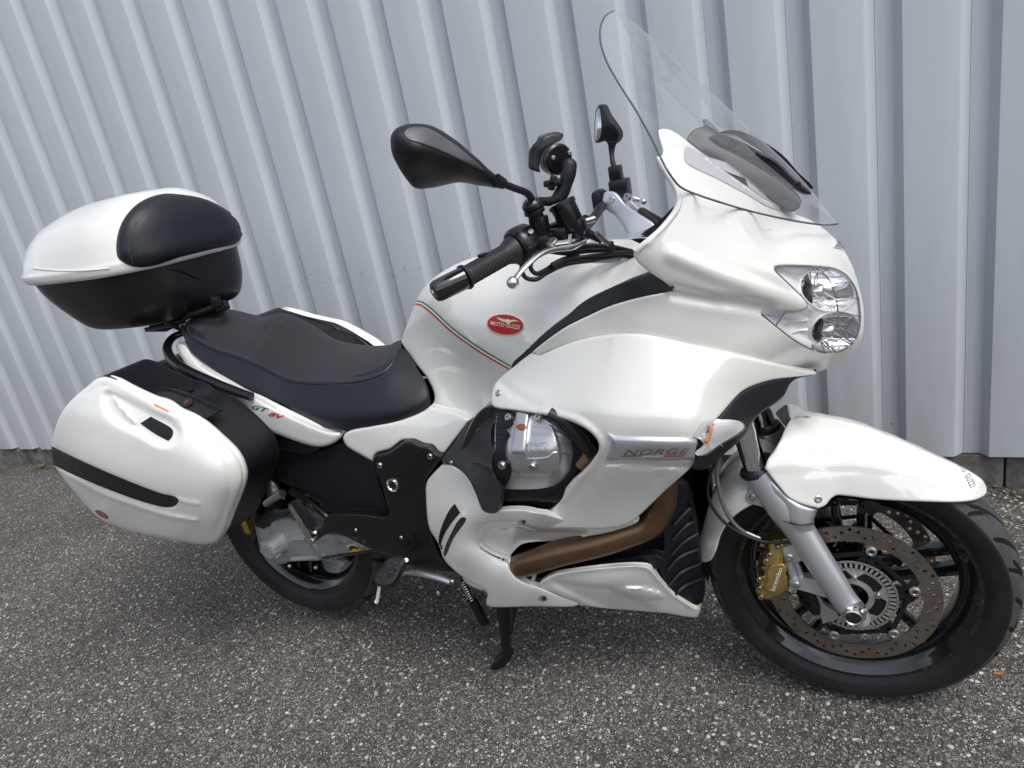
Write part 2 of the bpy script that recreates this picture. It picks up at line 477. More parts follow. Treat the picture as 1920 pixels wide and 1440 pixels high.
RUB = mat('tyre_rubber', (0.008, 0.008, 0.0095), 0.6, spec=.4, bump=(400, 0.2, 0.001), var=(18, (0.017, 0.017, 0.018), 0.45, 0.8))
RUBB = mat('black_rubber', (0.010, 0.010, 0.012), 0.5)
RIM = mat('black_wheel_paint', (0.005, 0.005, 0.006), 0.22, 0, 0.9, 0.03, spec=.35)
TREAD = mat('worn_tread_rubber', (0.040, 0.040, 0.042), 0.7, spec=.3, bump=(500, .3, .0008), var=(30, (0.065, 0.065, 0.066), 0.4, 0.7))
RED = mat('red_enamel', (0.36, 0.008, 0.025), 0.3, 0, 0.15)
REDR = mat('red_reflector', (0.22, 0.012, 0.012), 0.25, 0, 0.6)
REDP = mat('red_print', (0.55, 0.02, 0.02), 0.4)
GRN = mat('green_print', (0.0, 0.20, 0.09), 0.4)
ORG = mat('orange_print', (0.70, 0.20, 0.04), 0.4)
AMB = mat('amber_bulb', (0.55, 0.22, 0.10), 0.25)
YEL = mat('yellow_print', (0.80, 0.52, 0.01), 0.45)
CREAM = mat('cream_metal', (0.72, 0.66, 0.45), 0.35, 0.3)
GRYPR = mat('grey_print', (0.10, 0.12, 0.14), 0.4, 0.3)
WPR = mat('white_print', (0.75, 0.75, 0.72), 0.5)
MIR = mat('mirror_glass', (0.80, 0.83, 0.85), 0.02, 1.0)
REFL = mat('headlight_reflector', (0.93, 0.93, 0.95), 0.07, 0.82)
REFG = mat('headlight_inner_frame', (0.78, 0.77, 0.80), 0.28, 0.15)
BROWNM = mat('brown_cable', (0.20, 0.18, 0.15), 0.4, 0.5)
def glassmat(name, tint=(1, 1, 1), fres=1.5, rough=0.0, haze=0.0):
    m = bpy.data.materials.new(name); m.use_nodes = True; n = m.node_tree; n.nodes.clear(); L = n.links
    out = n.nodes.new('ShaderNodeOutputMaterial'); tr = n.nodes.new('ShaderNodeBsdfTransparent'); gl = n.nodes.new('ShaderNodeBsdfGlossy')
    tr.inputs[0].default_value = (*tint, 1); gl.inputs['Roughness'].default_value = rough
    fr = n.nodes.new('ShaderNodeFresnel'); ge = n.nodes.new('ShaderNodeNewGeometry'); ir = n.nodes.new('ShaderNodeMapRange')
    ir.inputs[3].default_value = fres; ir.inputs[4].default_value = 1/fres      # the sheet has the same sheen on both faces
    L.new(ge.outputs['Backfacing'], ir.inputs[0]); L.new(ir.outputs[0], fr.inputs['IOR'])
    mx = n.nodes.new('ShaderNodeMixShader'); L.new(fr.outputs[0], mx.inputs[0]); L.new(tr.outputs[0], mx.inputs[1]); L.new(gl.outputs[0], mx.inputs[2])
    if haze:
        df = n.nodes.new('ShaderNodeBsdfDiffuse'); df.inputs[0].default_value = (.8, .82, .85, 1); m2 = n.nodes.new('ShaderNodeMixShader')
        lw = n.nodes.new('ShaderNodeLayerWeight'); lw.inputs[0].default_value = .35; mu = n.nodes.new('ShaderNodeMath'); mu.operation = 'MULTIPLY'; mu.inputs[1].default_value = haze
        L.new(lw.outputs['Facing'], mu.inputs[0]); L.new(mu.outputs[0], m2.inputs[0]); L.new(mx.outputs[0], m2.inputs[1]); L.new(df.outputs[0], m2.inputs[2]); L.new(m2.outputs[0], out.inputs[0])
    else: L.new(mx.outputs[0], out.inputs[0])
    return m
GLS = glassmat('clear_polycarbonate', (0.975, 0.98, 0.985), 1.42, haze=.14)
GLSE = mat('screen_edge', (0.07, 0.08, 0.10), 0.2)
LENS = glassmat('clear_lamp_lens', (0.97, 0.97, 0.97), 1.45)

# ------------------------------------------------------------ setting: ground
def ground_mat():
    m = bpy.data.materials.new('worn_asphalt'); m.use_nodes = True; n = m.node_tree; L = n.links; b = n.nodes['Principled BSDF']
    tc = n.nodes.new('ShaderNodeTexCoord')
    nz = n.nodes.new('ShaderNodeTexNoise'); nz.inputs['Scale'].default_value = 70; nz.inputs['Detail'].default_value = 3
    L.new(tc.outputs['Object'], nz.inputs['Vector'])
    wv = n.nodes.new('ShaderNodeVectorMath'); wv.operation = 'MULTIPLY_ADD'; wv.inputs[1].default_value = (0.010, 0.010, 0)
    L.new(nz.outputs['Color'], wv.inputs[0]); L.new(tc.outputs['Object'], wv.inputs[2])
    def vor(scale, feat='F1'):
        v = n.nodes.new('ShaderNodeTexVoronoi'); v.voronoi_dimensions = '2D'; v.feature = feat; v.inputs['Scale'].default_value = scale
        L.new(wv.outputs[0], v.inputs['Vector']); return v
    def ramp(stops, src, interp='LINEAR'):
        r = n.nodes.new('ShaderNodeValToRGB'); r.color_ramp.interpolation = interp
        e = r.color_ramp.elements
        while len(e) < len(stops): e.new(0.5)
        for q, (p, c) in zip(e, stops): q.position = p; q.color = (*c, 1)
        L.new(src, r.inputs[0]); return r
    def mixc(f, a, bb, mode='MIX'):
        x = n.nodes.new('ShaderNodeMix'); x.data_type = 'RGBA'; x.blend_type = mode
        for s, k in ((f, 'Factor'), (a, 'A'), (bb, 'B')):
            if hasattr(s, 'is_linked'): L.new(s, x.inputs[k])
            else: x.inputs[k].default_value = s if k == 'Factor' else (*s, 1)
        return x.outputs['Result']
    def sep(v):
        s = n.nodes.new('ShaderNodeSeparateColor'); L.new(v.outputs['Color'], s.inputs[0]); return s
    big, mid, fine = vor(92), vor(205), vor(460)
    cb, cm, cf = sep(big), sep(mid), sep(fine)
    stone = [(0.0, (0.036, 0.034, 0.032)), (0.30, (0.075, 0.070, 0.065)), (0.55, (0.13, 0.122, 0.113)), (0.74, (0.21, 0.197, 0.182)), (0.87, (0.20, 0.14, 0.095)), (0.91, (0.42, 0.39, 0.34)), (1.0, (0.62, 0.59, 0.53))]
    c1 = ramp(stone, cb.outputs[0]).outputs[0]; c2 = ramp(stone, cm.outputs[0]).outputs[0]; c3 = ramp(stone, cf.outputs[1]).outputs[0]
    def mask(v, col, r0, thr):
        # stone shows where its cell is chosen and the distance to its middle is small
        a = n.nodes.new('ShaderNodeMapRange'); a.inputs['From Min'].default_value = r0; a.inputs['From Max'].default_value = r0-0.10
        L.new(v.outputs['Distance'], a.inputs['Value'])
        g = n.nodes.new('ShaderNodeMath'); g.operation = 'GREATER_THAN'; g.inputs[1].default_value = thr; L.new(col.outputs[2], g.inputs[0])
        x = n.nodes.new('ShaderNodeMath'); x.operation = 'MULTIPLY'; L.new(a.outputs[0], x.inputs[0]); L.new(g.outputs[0], x.inputs[1]); return x.outputs[0]
    mf = mask(fine, cf, 0.52, 0.30); mm = mask(mid, cm, 0.46, 0.45); mb = mask(big, cb, 0.44, 0.60)
    tar = ramp([(0.3, (0.020, 0.019, 0.019)), (0.7, (0.045, 0.043, 0.042))], nz.outputs['Fac']).outputs[0]
    col = mixc(mf, tar, c3); col = mixc(mm, col, c2); col = mixc(mb, col, c1)
    # large dirt variation
    n2 = n.nodes.new('ShaderNodeTexNoise'); n2.inputs['Scale'].default_value = 1.6; n2.inputs['Detail'].default_value = 6; L.new(tc.outputs['Object'], n2.inputs['Vector'])
    dr = ramp([(0.3, (0.85, 0.85, 0.86)), (0.7, (1.42, 1.42, 1.42))], n2.outputs['Fac']).outputs[0]
    col = mixc(1.0, col, dr, 'MULTIPLY')
    # brown litter and silt that collects at the foot of the wall
    sx = n.nodes.new('ShaderNodeSeparateXYZ'); L.new(tc.outputs['Object'], sx.inputs[0])
    mr = n.nodes.new('ShaderNodeMapRange'); mr.inputs['From Min'].default_value = 0.72; mr.inputs['From Max'].default_value = 0.98
    L.new(sx.outputs['Y'], mr.inputs['Value'])
    n3 = n.nodes.new('ShaderNodeTexNoise'); n3.inputs['Scale'].default_value = 9; n3.inputs['Detail'].default_value = 5; L.new(tc.outputs['Object'], n3.inputs['Vector'])
    mlt = n.nodes.new('ShaderNodeMath'); mlt.operation = 'MULTIPLY'; L.new(mr.outputs[0], mlt.inputs[0])
    r3 = ramp([(0.38, (0, 0, 0)), (0.6, (1, 1, 1))], n3.outputs['Fac']); L.new(r3.outputs[0], mlt.inputs[1])
    col = mixc(mlt.outputs[0], col, (0.040, 0.028, 0.018))
    L.new(col, b.inputs['Base Color']); b.inputs['Roughness'].default_value = 0.82; b.inputs['Specular IOR Level'].default_value = 0.35
    h = n.nodes.new('ShaderNodeMath'); h.operation = 'ADD'; L.new(mf, h.inputs[0])
    h2 = n.nodes.new('ShaderNodeMath'); h2.operation = 'MULTIPLY_ADD'; h2.inputs[1].default_value = 1.3; L.new(mm, h2.inputs[0]); L.new(h.outputs[0], h2.inputs[2])
    h3 = n.nodes.new('ShaderNodeMath'); h3.operation = 'MULTIPLY_ADD'; h3.inputs[1].default_value = 1.6; L.new(mb, h3.inputs[0]); L.new(h2.outputs[0], h3.inputs[2]); h.inputs[1].default_value = 0
    bp = n.nodes.new('ShaderNodeBump'); bp.inputs['Strength'].default_value = 0.9; bp.inputs['Distance'].default_value = 0.0022
    L.new(h3.outputs[0], bp.inputs['Height']); L.new(bp.outputs[0], b.inputs['Normal'])
    return m
GM = ground_mat()
g = link('ground', [(-400, -400, 0), (400, -400, 0), (400, 400, 0), (-400, 400, 0)], [(0, 1, 2, 3)], GM, None, 0); g['kind'] = 'structure'
# loose chippings lying in the surface
def pebbles():
    vc = []; fc = []; mi = []
    ico = [(0, 0, 1), (.894, 0, .447), (.276, .851, .447), (-.724, .526, .447), (-.724, -.526, .447), (.276, -.851, .447), (.724, .526, -.3), (-.276, .851, -.3), (-.894, 0, -.3), (-.276, -.851, -.3), (.724, -.526, -.3)]
    icf = [(0, 1, 2), (0, 2, 3), (0, 3, 4), (0, 4, 5), (0, 5, 1), (1, 6, 2), (2, 7, 3), (3, 8, 4), (4, 9, 5), (5, 10, 1), (6, 7, 2), (7, 8, 3), (8, 9, 4), (9, 10, 5), (10, 6, 1)]
    A = np.array(ico)
    n = 0
    for k in range(24000):
        x = RNG.uniform(-1.6, 2.6); y = RNG.uniform(-1.1, 0.94)
        if k < 6000 and k > 600: y = RNG.uniform(0.76, 0.94)
        r = 0.0017+0.0055*RNG.random()**3.0
        if k < 30: r *= 1.5
        B2 = A*RNG.uniform(0.75, 1.2, (len(A), 1))*np.array([1, RNG.uniform(.6, .95), RNG.uniform(.3, .55)])*r
        a = RNG.uniform(0, 6.28); c, s = math.cos(a), math.sin(a)
        B2 = B2@np.array([[c, s, 0], [-s, c, 0], [0, 0, 1]])
        vc.append(B2+np.array([x, y, 0.0])); fc += [tuple(n+i for i in f) for f in icf]; n += len(A)
        q = RNG.random(); mi += [0 if q < .46 else 1 if q < .68 else 2 if q < .93 else 3]*len(icf)
    o = link('chippings', np.concatenate(vc), fc, None, None, 0)
    for nm, c in (('grey_chip', (0.17, 0.16, 0.15)), ('dark_chip', (0.045, 0.042, 0.04)), ('pale_chip', (0.40, 0.385, 0.35)), ('tan_chip', (0.22, 0.13, 0.07))):
        o.data.materials.append(mat(nm, c, 0.75, bump=(900, 0.4, 0.001)))
    o.data.polygons.foreach_set('material_index', mi); o['kind'] = 'stuff'
    o['label'] = 'small loose stone chippings scattered over the asphalt'
pebbles()

# ------------------------------------------------------------ setting: corrugated metal wall
PSI, WY, WZ, PITCHR, RX0 = 0.0111, 0.900, 0.1155, 0.2222, 0.682
def Wp(u, d, z): return (u*math.cos(PSI)+d*math.sin(PSI)*-1, WY+u*math.sin(PSI)+d*math.cos(PSI), z)
def clad_mat():
    m = mat('painted_steel_cladding', (0.40, 0.44, 0.475), 0.42, 0.0, 0.0, 0.1, 0.5)
    n = m.node_tree; L = n.links; b = n.nodes['Principled BSDF']
    tc = n.nodes.new('ShaderNodeTexCoord')
    mp = n.nodes.new('ShaderNodeMapping'); mp.inputs['Scale'].default_value = (1, 1, 0.16); L.new(tc.outputs['Object'], mp.inputs[0])
    def noise(s, d, src, r=0.6):
        x = n.nodes.new('ShaderNodeTexNoise'); x.inputs['Scale'].default_value = s; x.inputs['Detail'].default_value = d; x.inputs['Roughness'].default_value = r; L.new(src, x.inputs['Vector']); return x.outputs['Fac']
    def rng(src, a, bb, c=0.0, d=1.0):
        x = n.nodes.new('ShaderNodeMapRange'); x.inputs[1].default_value = a; x.inputs[2].default_value = bb; x.inputs[3].default_value = c; x.inputs[4].default_value = d; L.new(src, x.inputs[0]); return x.outputs[0]
    def mul(a, bb):
        x = n.nodes.new('ShaderNodeMath'); x.operation = 'MULTIPLY'
        for i, s in enumerate((a, bb)):
            if hasattr(s, 'is_linked'): L.new(s, x.inputs[i])
            else: x.inputs[i].default_value = s
        return x.outputs[0]
    def mixc(f, a, bb):
        x = n.nodes.new('ShaderNodeMix'); x.data_type = 'RGBA'; L.new(f, x.inputs['Factor'])
        for s, k in ((a, 'A'), (bb, 'B')):
            if hasattr(s, 'is_linked'): L.new(s, x.inputs[k])
            else: x.inputs[k].default_value = (*s, 1)
        return x.outputs['Result']
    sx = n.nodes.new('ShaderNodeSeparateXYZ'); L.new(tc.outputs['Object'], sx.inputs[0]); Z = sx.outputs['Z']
    streak = noise(14, 5, mp.outputs[0]); blotch = noise(1.3, 4, tc.outputs['Object'])
    col = mixc(rng(streak, 0.35, 0.7), (0.465, 0.50, 0.53), (0.435, 0.47, 0.50))
    col = mixc(mul(rng(blotch, 0.4, 0.75), 0.6), col, (0.42, 0.455, 0.485))
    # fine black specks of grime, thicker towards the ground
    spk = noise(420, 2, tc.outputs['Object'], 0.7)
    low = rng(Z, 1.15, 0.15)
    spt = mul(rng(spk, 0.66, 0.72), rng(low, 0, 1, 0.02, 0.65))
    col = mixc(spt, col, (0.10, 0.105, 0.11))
    dirt_shade = mul(rng(noise(6, 6, mp.outputs[0]), 0.30, 0.8), rng(Z, 1.0, 0.1, 0.0, 0.75))  # low dirt, deepened to paint in the wall's shade and duller reflection
    col = mixc(dirt_shade, col, (0.23, 0.235, 0.24))
    # band of rub marks at handlebar height
    bx = rng(sx.outputs['X'], -0.95, -0.7); bx2 = rng(sx.outputs['X'], 0.75, 0.45); bz = mul(rng(Z, 0.86, 0.89), rng(Z, 0.99, 0.95))
    rb = mul(mul(mul(bx, bx2), bz), rng(noise(38, 6, tc.outputs['Object'], 0.75), 0.57, 0.66, 0, 0.5))
    col = mixc(rb, col, (0.17, 0.125, 0.085))
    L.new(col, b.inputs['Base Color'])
    L.new(rng(streak, 0.3, 0.7, 0.36, 0.52), b.inputs['Roughness'])
    bp = n.nodes.new('ShaderNodeBump'); bp.inputs['Strength'].default_value = 0.35; bp.inputs['Distance'].default_value = 0.004
    L.new(noise(7, 3, mp.outputs[0]), bp.inputs['Height'])
    bp2 = n.nodes.new('ShaderNodeBump'); bp2.inputs['Strength'].default_value = 0.12; bp2.inputs['Distance'].default_value = 0.0006
    L.new(noise(700, 2, tc.outputs['Object']), bp2.inputs['Height']); L.new(bp.outputs[0], bp2.inputs['Normal']); L.new(bp2.outputs[0], b.inputs['Normal'])
    return m
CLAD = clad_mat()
wall = empty('metal_wall', (0, WY, 0)); wall.location = (0, 0, 0)
tag(wall, 'pale grey-blue corrugated metal wall on a low concrete footing behind the motorcycle', 'wall')
H_TOP = 3.3
def sheet(i0, i1):
    """ribs i0..i1: every pitch is a wide front pan, a slope back, a narrow groove, a slope forward"""
    D = 0.028; prof = []
    jt = RNG.uniform(-0.0015, 0.0015, 200)
    for i in range(i0, i1):
        u0 = RX0+PITCHR*(i-11)          # right end of the pan to the left = start of the slope back
        k = jt[(i-i0) % 200]
        for (du, d) in ((-0.133, 0.0), (-0.128, -0.0004), (-0.066, -0.0005), (-0.006, -0.0004), (0.0, 0.0015), (0.0225, D-0.0015), (0.0255, D+.0006), (0.0275, D-.0012), (0.0295, D), (0.046, D-0.0005), (0.0655, D), (0.0695, D-0.0015), (0.0885, 0.0015)):
            prof.append((u0+du+k, d))
    prof.append((RX0+PITCHR*(i1-11)-0.133, 0.0)); prof.append((RX0+PITCHR*(i1-11)-0.112, -0.0018))
    ls = 0.0014*((i0 % 2)*2-1)
    zs = [WZ+RNG.uniform(-.0015, .0015)+0.0, 0.5, 1.2, 2.0, H_TOP]
    n = len(prof); V = []
    for z in zs: V += [Wp(u, d, z) for u, d in prof]
    for z in zs: V += [Wp(u, d+0.0009, z) for u, d in prof]
    m = len(zs)*n; F = []
    for j in range(len(zs)-1):
        for k in range(n-1):
            a = j*n+k; F.append((a, a+1, a+n+1, a+n)); F.append((m+a, m+a+n, m+a+n+1, m+a+1))
    for k in range(n-1): F.append((k, m+k, m+k+1, k+1)); a = (len(zs)-1)*n+k; F.append((a, a+1, m+a+1, m+a))
    for j in range(len(zs)-1):
        a = j*n; F.append((a, a+n, m+a+n, m+a)); a = j*n+n-1; F.append((a, m+a, m+a+n, a+n))
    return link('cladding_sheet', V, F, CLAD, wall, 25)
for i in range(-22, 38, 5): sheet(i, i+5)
CONC = mat('stained_concrete', (0.13, 0.125, 0.115), 0.85, bump=(45, 0.7, 0.006), var=(16, (0.055, 0.05, 0.045), 0.4, 0.65))
for a, b_ in ((-8.0, -3.0), (-2.995, 1.925), (1.931, 7.0)):
    MB().box(Wp((a+b_)/2, 0.02+0.10, -0.034), (b_-a, 0.20, 0.292), rot=np.array([[math.cos(PSI), -math.sin(PSI), 0], [math.sin(PSI), math.cos(PSI), 0], [0, 0, 1]]), bev=0.004).build('concrete_footing', CONC, wall)
MB().box(Wp(-0.5, 0.19, 1.6), (15, 0.02, 3.4)).build('backing_board', mat('dark_backing', (0.03, 0.03, 0.03), 0.9), wall)
# fixing screws in the grooves near the bottom
BL = (RX0+PITCHR*(15.2-11))
def wallscrew(u, d, z):
    m = MB(); o = np.array(Wp(u, d, z)); m.lathe([(0.0, -.0065), (0.004, -.0065), (0.0075, -.0045), (0.0078, -.003), (0.0105, -.0025), (0.0112, 0.0006)], o, (0, 1, 0), 20)
    m.build('wall_screw', BOLT, wall)
ws = None
def onwall(u, v, d=0.0):
    q = ray(u, v); n = np.array([-math.sin(PSI), math.cos(PSI), 0]); o = np.array(Wp(0, d, 0)); t = ((o-CAM)@n)/(q@n); X = CAM+q*t
    return X[0]/math.cos(PSI), X[2]
uu, zz = onwall(1671, 793, 0.033)
for k in (-3, -2, -1, 0, 1, 2): wallscrew(uu+k*PITCHR*2, 0.034, zz)

# small weed and fallen leaves at the foot of the wall
def leafobj(name, x, y, s, col, rot, lbl):
    V = []; n = 7
    for i in range(n):
        t = i/(n-1); wdt = 0.42*math.sin(math.pi*t)**0.8
        for sgn in (-1, 0, 1): V.append(((t-.5), sgn*wdt*.5, 0.10*abs(sgn)*wdt+0.10*(t-.5)**2*2))
    F = [(i*3+k, i*3+k+1, i*3+k+4, i*3+k+3) for i in range(n-1) for k in range(2)]
    A = np.array(V)*s; c, sn = math.cos(rot), math.sin(rot)
    A = A@np.array([[c, sn, 0], [-sn, c, 0], [0, 0, 1]])+np.array([x, y, 0.003])
    o = link(name, A, F, mat(name+'_surface', col, 0.7), None, 60); tag(o, lbl, 'leaf'); return o
def G(u, v, z=0.0):
    d = ray(u, v); return CAM+d*((z-CAM[2])/d[2])
a = G(1872, 1265); leafobj('leaf', a[0], a[1], 0.022, (0.30, 0.13, 0.035), 0.3, 'small dry orange-brown leaf on asphalt right of the front tyre')
a = G(1050, 1430); leafobj('leaf', a[0], a[1], 0.011, (0.25, 0.04, 0.03), 1.0, 'tiny reddish leaf fragment on asphalt at the bottom edge')
def litter():
    V = []; F = []; mi = []; n = 0
    for k in range(420):
        x = RNG.uniform(-2.6, 2.9); y = 0.93-abs(RNG.normal(0, 0.06))+0.011*x; s = RNG.uniform(0.008, 0.026)
        a, tl = RNG.uniform(0, 6.28), RNG.uniform(-.7, .7); c, sn = math.cos(a), math.sin(a)
        A = np.array([(-.5, 0, 0), (-.2, .28, .1), (.25, .22, .12), (.5, 0, .02), (.2, -.26, .1), (-.25, -.24, .06)])*s
        A[:, 2] += A[:, 0]*tl
        A = A@np.array([[c, sn, 0], [-sn, c, 0], [0, 0, 1]])+np.array([x, y, 0.004+abs(tl)*s*.5])
        V.append(A); F.append(tuple(range(n, n+6))); n += 6; mi.append(int(RNG.integers(0, 3)))
    o = link('leaf_litter', np.concatenate(V), F, None, None, 0); o['kind'] = 'stuff'; o['label'] = 'dry brown leaf scraps gathered along the foot of the wall'
    for nm, c in (('brown_scrap', (0.085, 0.05, 0.028)), ('tan_scrap', (0.20, 0.135, 0.075)), ('dark_scrap', (0.035, 0.026, 0.02))): o.data.materials.append(mat(nm, c, 0.8))
    o.data.polygons.foreach_set('material_index', mi)
litter()
a = G(80, 878); WEED = mat('weed_green', (0.07, 0.13, 0.02), 0.6)
weed = empty('weed', tuple(a)); tag(weed, 'tiny green weed at the foot of the wall left of the pannier', 'plant')
for k in range(7):
    an = k*0.9; L_ = 0.035+0.01*(k % 3); dx, dy = math.cos(an), math.sin(an)*.6
    V = []
    for i in range(5):
        t = i/4; wd = 0.006*math.sin(math.pi*(0.15+0.8*t)); p = np.array([dx*L_*t, dy*L_*t, L_*1.0*t-0.4*L_*t*t]); sd_ = np.array([-dy, dx, 0])*wd; V += [p-sd_, p+sd_]
    link('leaf', V, [(2*i, 2*i+1, 2*i+3, 2*i+2) for i in range(4)], WEED, weed, 60)

# the trees across the road that the paint and lamps mirror
def treeline():
    V = []; F = []; n = 0
    for k in range(60):
        x = -34+k*1.2+RNG.uniform(-.3, .3); y = -17+RNG.uniform(-1, 1); h = RNG.uniform(2.6, 5.2); r = RNG.uniform(1.0, 1.7)
        for i in range(7):
            th = math.pi*i/6
            for j in range(10):
                ph = 2*math.pi*j/10; q = RNG.uniform(.8, 1.2); V.append((x+r*q*math.sin(th)*math.cos(ph), y+r*q*math.sin(th)*math.sin(ph), h/2+h/2*q*math.cos(th)))
        F += [(n+i*10+j, n+(i+1)*10+j, n+(i+1)*10+(j+1) % 10, n+i*10+(j+1) % 10) for i in range(6) for j in range(10)]; n += 70
    o = link('treeline', V, F, mat('dark_foliage', (0.035, 0.055, 0.02), 0.9), None, 0); o['kind'] = 'stuff'; o['label'] = 'dark green bushes and trees across the road, mirrored in the paint'
treeline()

# ================================================================= motorcycle
moto = empty('motorcycle'); tag(moto, 'white pearl touring motorcycle with top case and panniers parked on its stand before the wall', 'motorcycle')
XF, ZF = 1.495, 0.298         # front axle
XR, ZR = 0.0, 0.350           # rear axle (wheel off the ground on the centre stand)

# ------------------------------------------------------------ wheels
def tyre_prof(R, hw, rimr, rimw, n=17):
    pr = []
    for i in range(n):                       # tread arc, left to right
        a = -1+2*i/(n-1); y = hw*math.sin(a*1.35)/math.sin(1.35); pr.append((R-(R*0.072)*(1-math.cos(a*1.35))/(1-math.cos(1.35)), y))
    L = pr[0]; side = [(L[0]-0.010, -hw*1.0), (L[0]-0.022, -hw*0.985), (rimr+0.016, -hw*0.90), (rimr+0.006, -rimw-0.004), (rimr-0.004, -rimw)]
    inn = [(rimr-0.006, -rimw+0.010), (rimr-0.006, rimw-0.010)]
    return [(r, y) for r, y in reversed(side)]+pr+[(r, -y) for r, y in side]+inn[::-1]
def tyre(name, x, z, R, hw, rimr, rimw, parent, rear=False):
    pr = tyre_prof(R, hw, rimr, rimw)
    # add tread sipes as real grooves: fine lathe whose tread vertices are pressed in along slanted lines
    n = 840; m = len(pr)
    V = np.zeros((n*m, 3)); pr_a = np.array(pr)
    # denser tread profile
    t = 81; yy = np.linspace(-1, 1, t)
    ys = hw*np.sin(yy*1.35)/math.sin(1.35); drop = 0.030 if not rear else 0.034; rs = R-drop*(1-np.cos(yy*1.35))/(1-math.cos(1.35))
    side = [(rimr-0.004, rimw), (rimr+0.006, rimw+0.004), (rimr+0.010, rimw+0.0075), (rimr+0.0155, hw*0.90), (rimr+0.0165, hw*0.915), (rimr+(rs[0]-rimr)*.55, hw*0.965), (rimr+(rs[0]-rimr)*.60, hw*0.972), (rs[0]-0.006, hw*0.995)]
    prof = [(r, -y) for r, y in side]+list(zip(rs, ys))+[(r, y) for r, y in side[::-1]]+[(rimr-0.006, rimw-0.010), (rimr-0.006, -rimw+0.010)]
    prof = np.array(prof); m = len(prof); th = 2*math.pi*np.arange(n)/n
    Rr = np.repeat(prof[None, :, 0], n, 0).copy(); Y = np.repeat(prof[None, :, 1], n, 0)
    i0 = len(side); q = np.abs(Y[:, i0:i0+t])/hw
    T = th[:, None]
    NP = 13 if not rear else 11
    sgn = np.sign(Y[:, i0:i0+t])
    for (off, a0, a1, sl, wd) in ((0.0, 0.14, 0.78, 0.30, 0.05), (0.36, 0.30, 0.93, 0.22, 0.045), (0.66, 0.50, 0.96, 0.16, 0.04)):
        ph = (T*NP/(2*math.pi)+off+0.5*(sgn > 0)-(q-a0)*sl*NP/(2*math.pi)*2.2*(1-0.35*q)) % 1.0
        ph = np.minimum(ph, 1-ph)
        g = np.clip(1-ph/wd, 0, 1)*np.clip((q-a0)/0.05, 0, 1)*np.clip((a1-q)/0.05, 0, 1)
        Rr[:, i0:i0+t] -= 0.0070*np.sqrt(g)
    V = np.stack([x+Rr*np.cos(T), Y, z+Rr*np.sin(T)], 2).reshape(-1, 3)
    F = []
    for k in range(n):
        k2 = (k+1) % n
        for i in range(m):
            j = (i+1) % m; F.append((k*m+i, k*m+j, k2*m+j, k2*m+i))
    o = link(name, V, F, RUB, parent, 50); o.data.materials.append(TREAD)
    dep = R-drop*(1-np.cos(yy*1.35))/(1-math.cos(1.35)) - Rr[:, i0:i0+t]; mi = np.zeros((n, m), int); mi[:, i0+3:i0+t-4] = (dep[:, 3:t-4] < 0.0015); o.data.polygons.foreach_set('material_index', mi.ravel().tolist())  # groove faces keep dust-free black rubber, which also paints in their shade
    GEO[name] = (V, np.array([(f[0], f[1], f[2]) for f in F]+[(f[0], f[2], f[3]) for f in F])); BV.pop(name, None)
    return o
def flip(name): pass

def front_wheel():
    m = MB(); o = (XF, 0, ZF); ax = (0, 1, 0)
    # rim barrel with flanges (closed section)
    pr = [(0.2235, -0.0500), (0.2300, -0.0500), (0.2310, -0.0475), (0.2300, -0.0455), (0.2190, -0.0440), (0.2160, -0.036), (0.2030, -0.026), (0.2010, 0.0), (0.2030, 0.026), (0.2160, 0.036), (0.2190, 0.0440),
          (0.2300, 0.0455), (0.2310, 0.0475), (0.2300, 0.0500), (0.2235, 0.0500), (0.2130, 0.0420), (0.1955, 0.0300), (0.1920, 0.024), (0.1920, -0.024), (0.1955, -0.0300), (0.2130, -0.0420)]
    m.lathe(pr, o, ax, 120, closed=True)
    # hub
    m.lathe([(0.0, -0.052), (0.045, -0.052), (0.048, -0.045), (0.034, -0.028), (0.030, 0.0), (0.034, 0.028), (0.048, 0.045), (0.045, 0.052), (0.0, 0.052)], o, ax, 40)
    # ten thin spokes in five pairs
    for k in range(5):
        a0 = 2*math.pi*k/5+0.32
        for s in (-1, 1):
            a1 = a0+s*0.10; a2 = a0+s*0.17
            for (r0, r1, b0, b1, wd0, wd1) in ((0.036, 0.196, a0+s*0.26, a1+s*0.02, 0.012, 0.0085),):
                p = [np.array([XF+math.cos(b0+(b1-b0)*t)*(r0+(r1-r0)*t), 0, ZF+math.sin(b0+(b1-b0)*t)*(r0+(r1-r0)*t)]) for t in np.linspace(0, 1, 7)]
                V = []
                for i, q in enumerate(p):
                    t = i/6; d = p[min(i+1, 6)]-p[max(i-1, 0)]; d /= np.linalg.norm(d); nn = np.array([-d[2], 0, d[0]]); wd = wd0+(wd1-wd0)*t; hy = 0.026-0.010*math.sin(t*math.pi)
                    for (a, b) in ((-1, -.45), (-.5, -1), (.5, -1), (1, -.45), (1, .45), (.5, 1), (-.5, 1), (-1, .45)): V.append(q+nn*wd*a+np.array([0, hy*b, 0]))
                m.add(V, [(i*8+j, i*8+(j+1) % 8, (i+1)*8+(j+1) % 8, (i+1)*8+j) for i in range(6) for j in range(8)])
    w_ = m.build('front_wheel', RIM, moto, 35)
    tyre('tyre', XF, ZF, 0.299, 0.060, 0.223, 0.0445, w_)
    a = 0.86
    MB().cyl((XF+0.203*math.cos(-2.0), -0.006, ZF+0.203*math.sin(-2.0)), (XF+0.17*math.cos(-2.0), -0.016, ZF+0.17*math.sin(-2.0)), 0.0042, n=10).build('valve', RUBB, w_)
    return w_
fw = front_wheel()

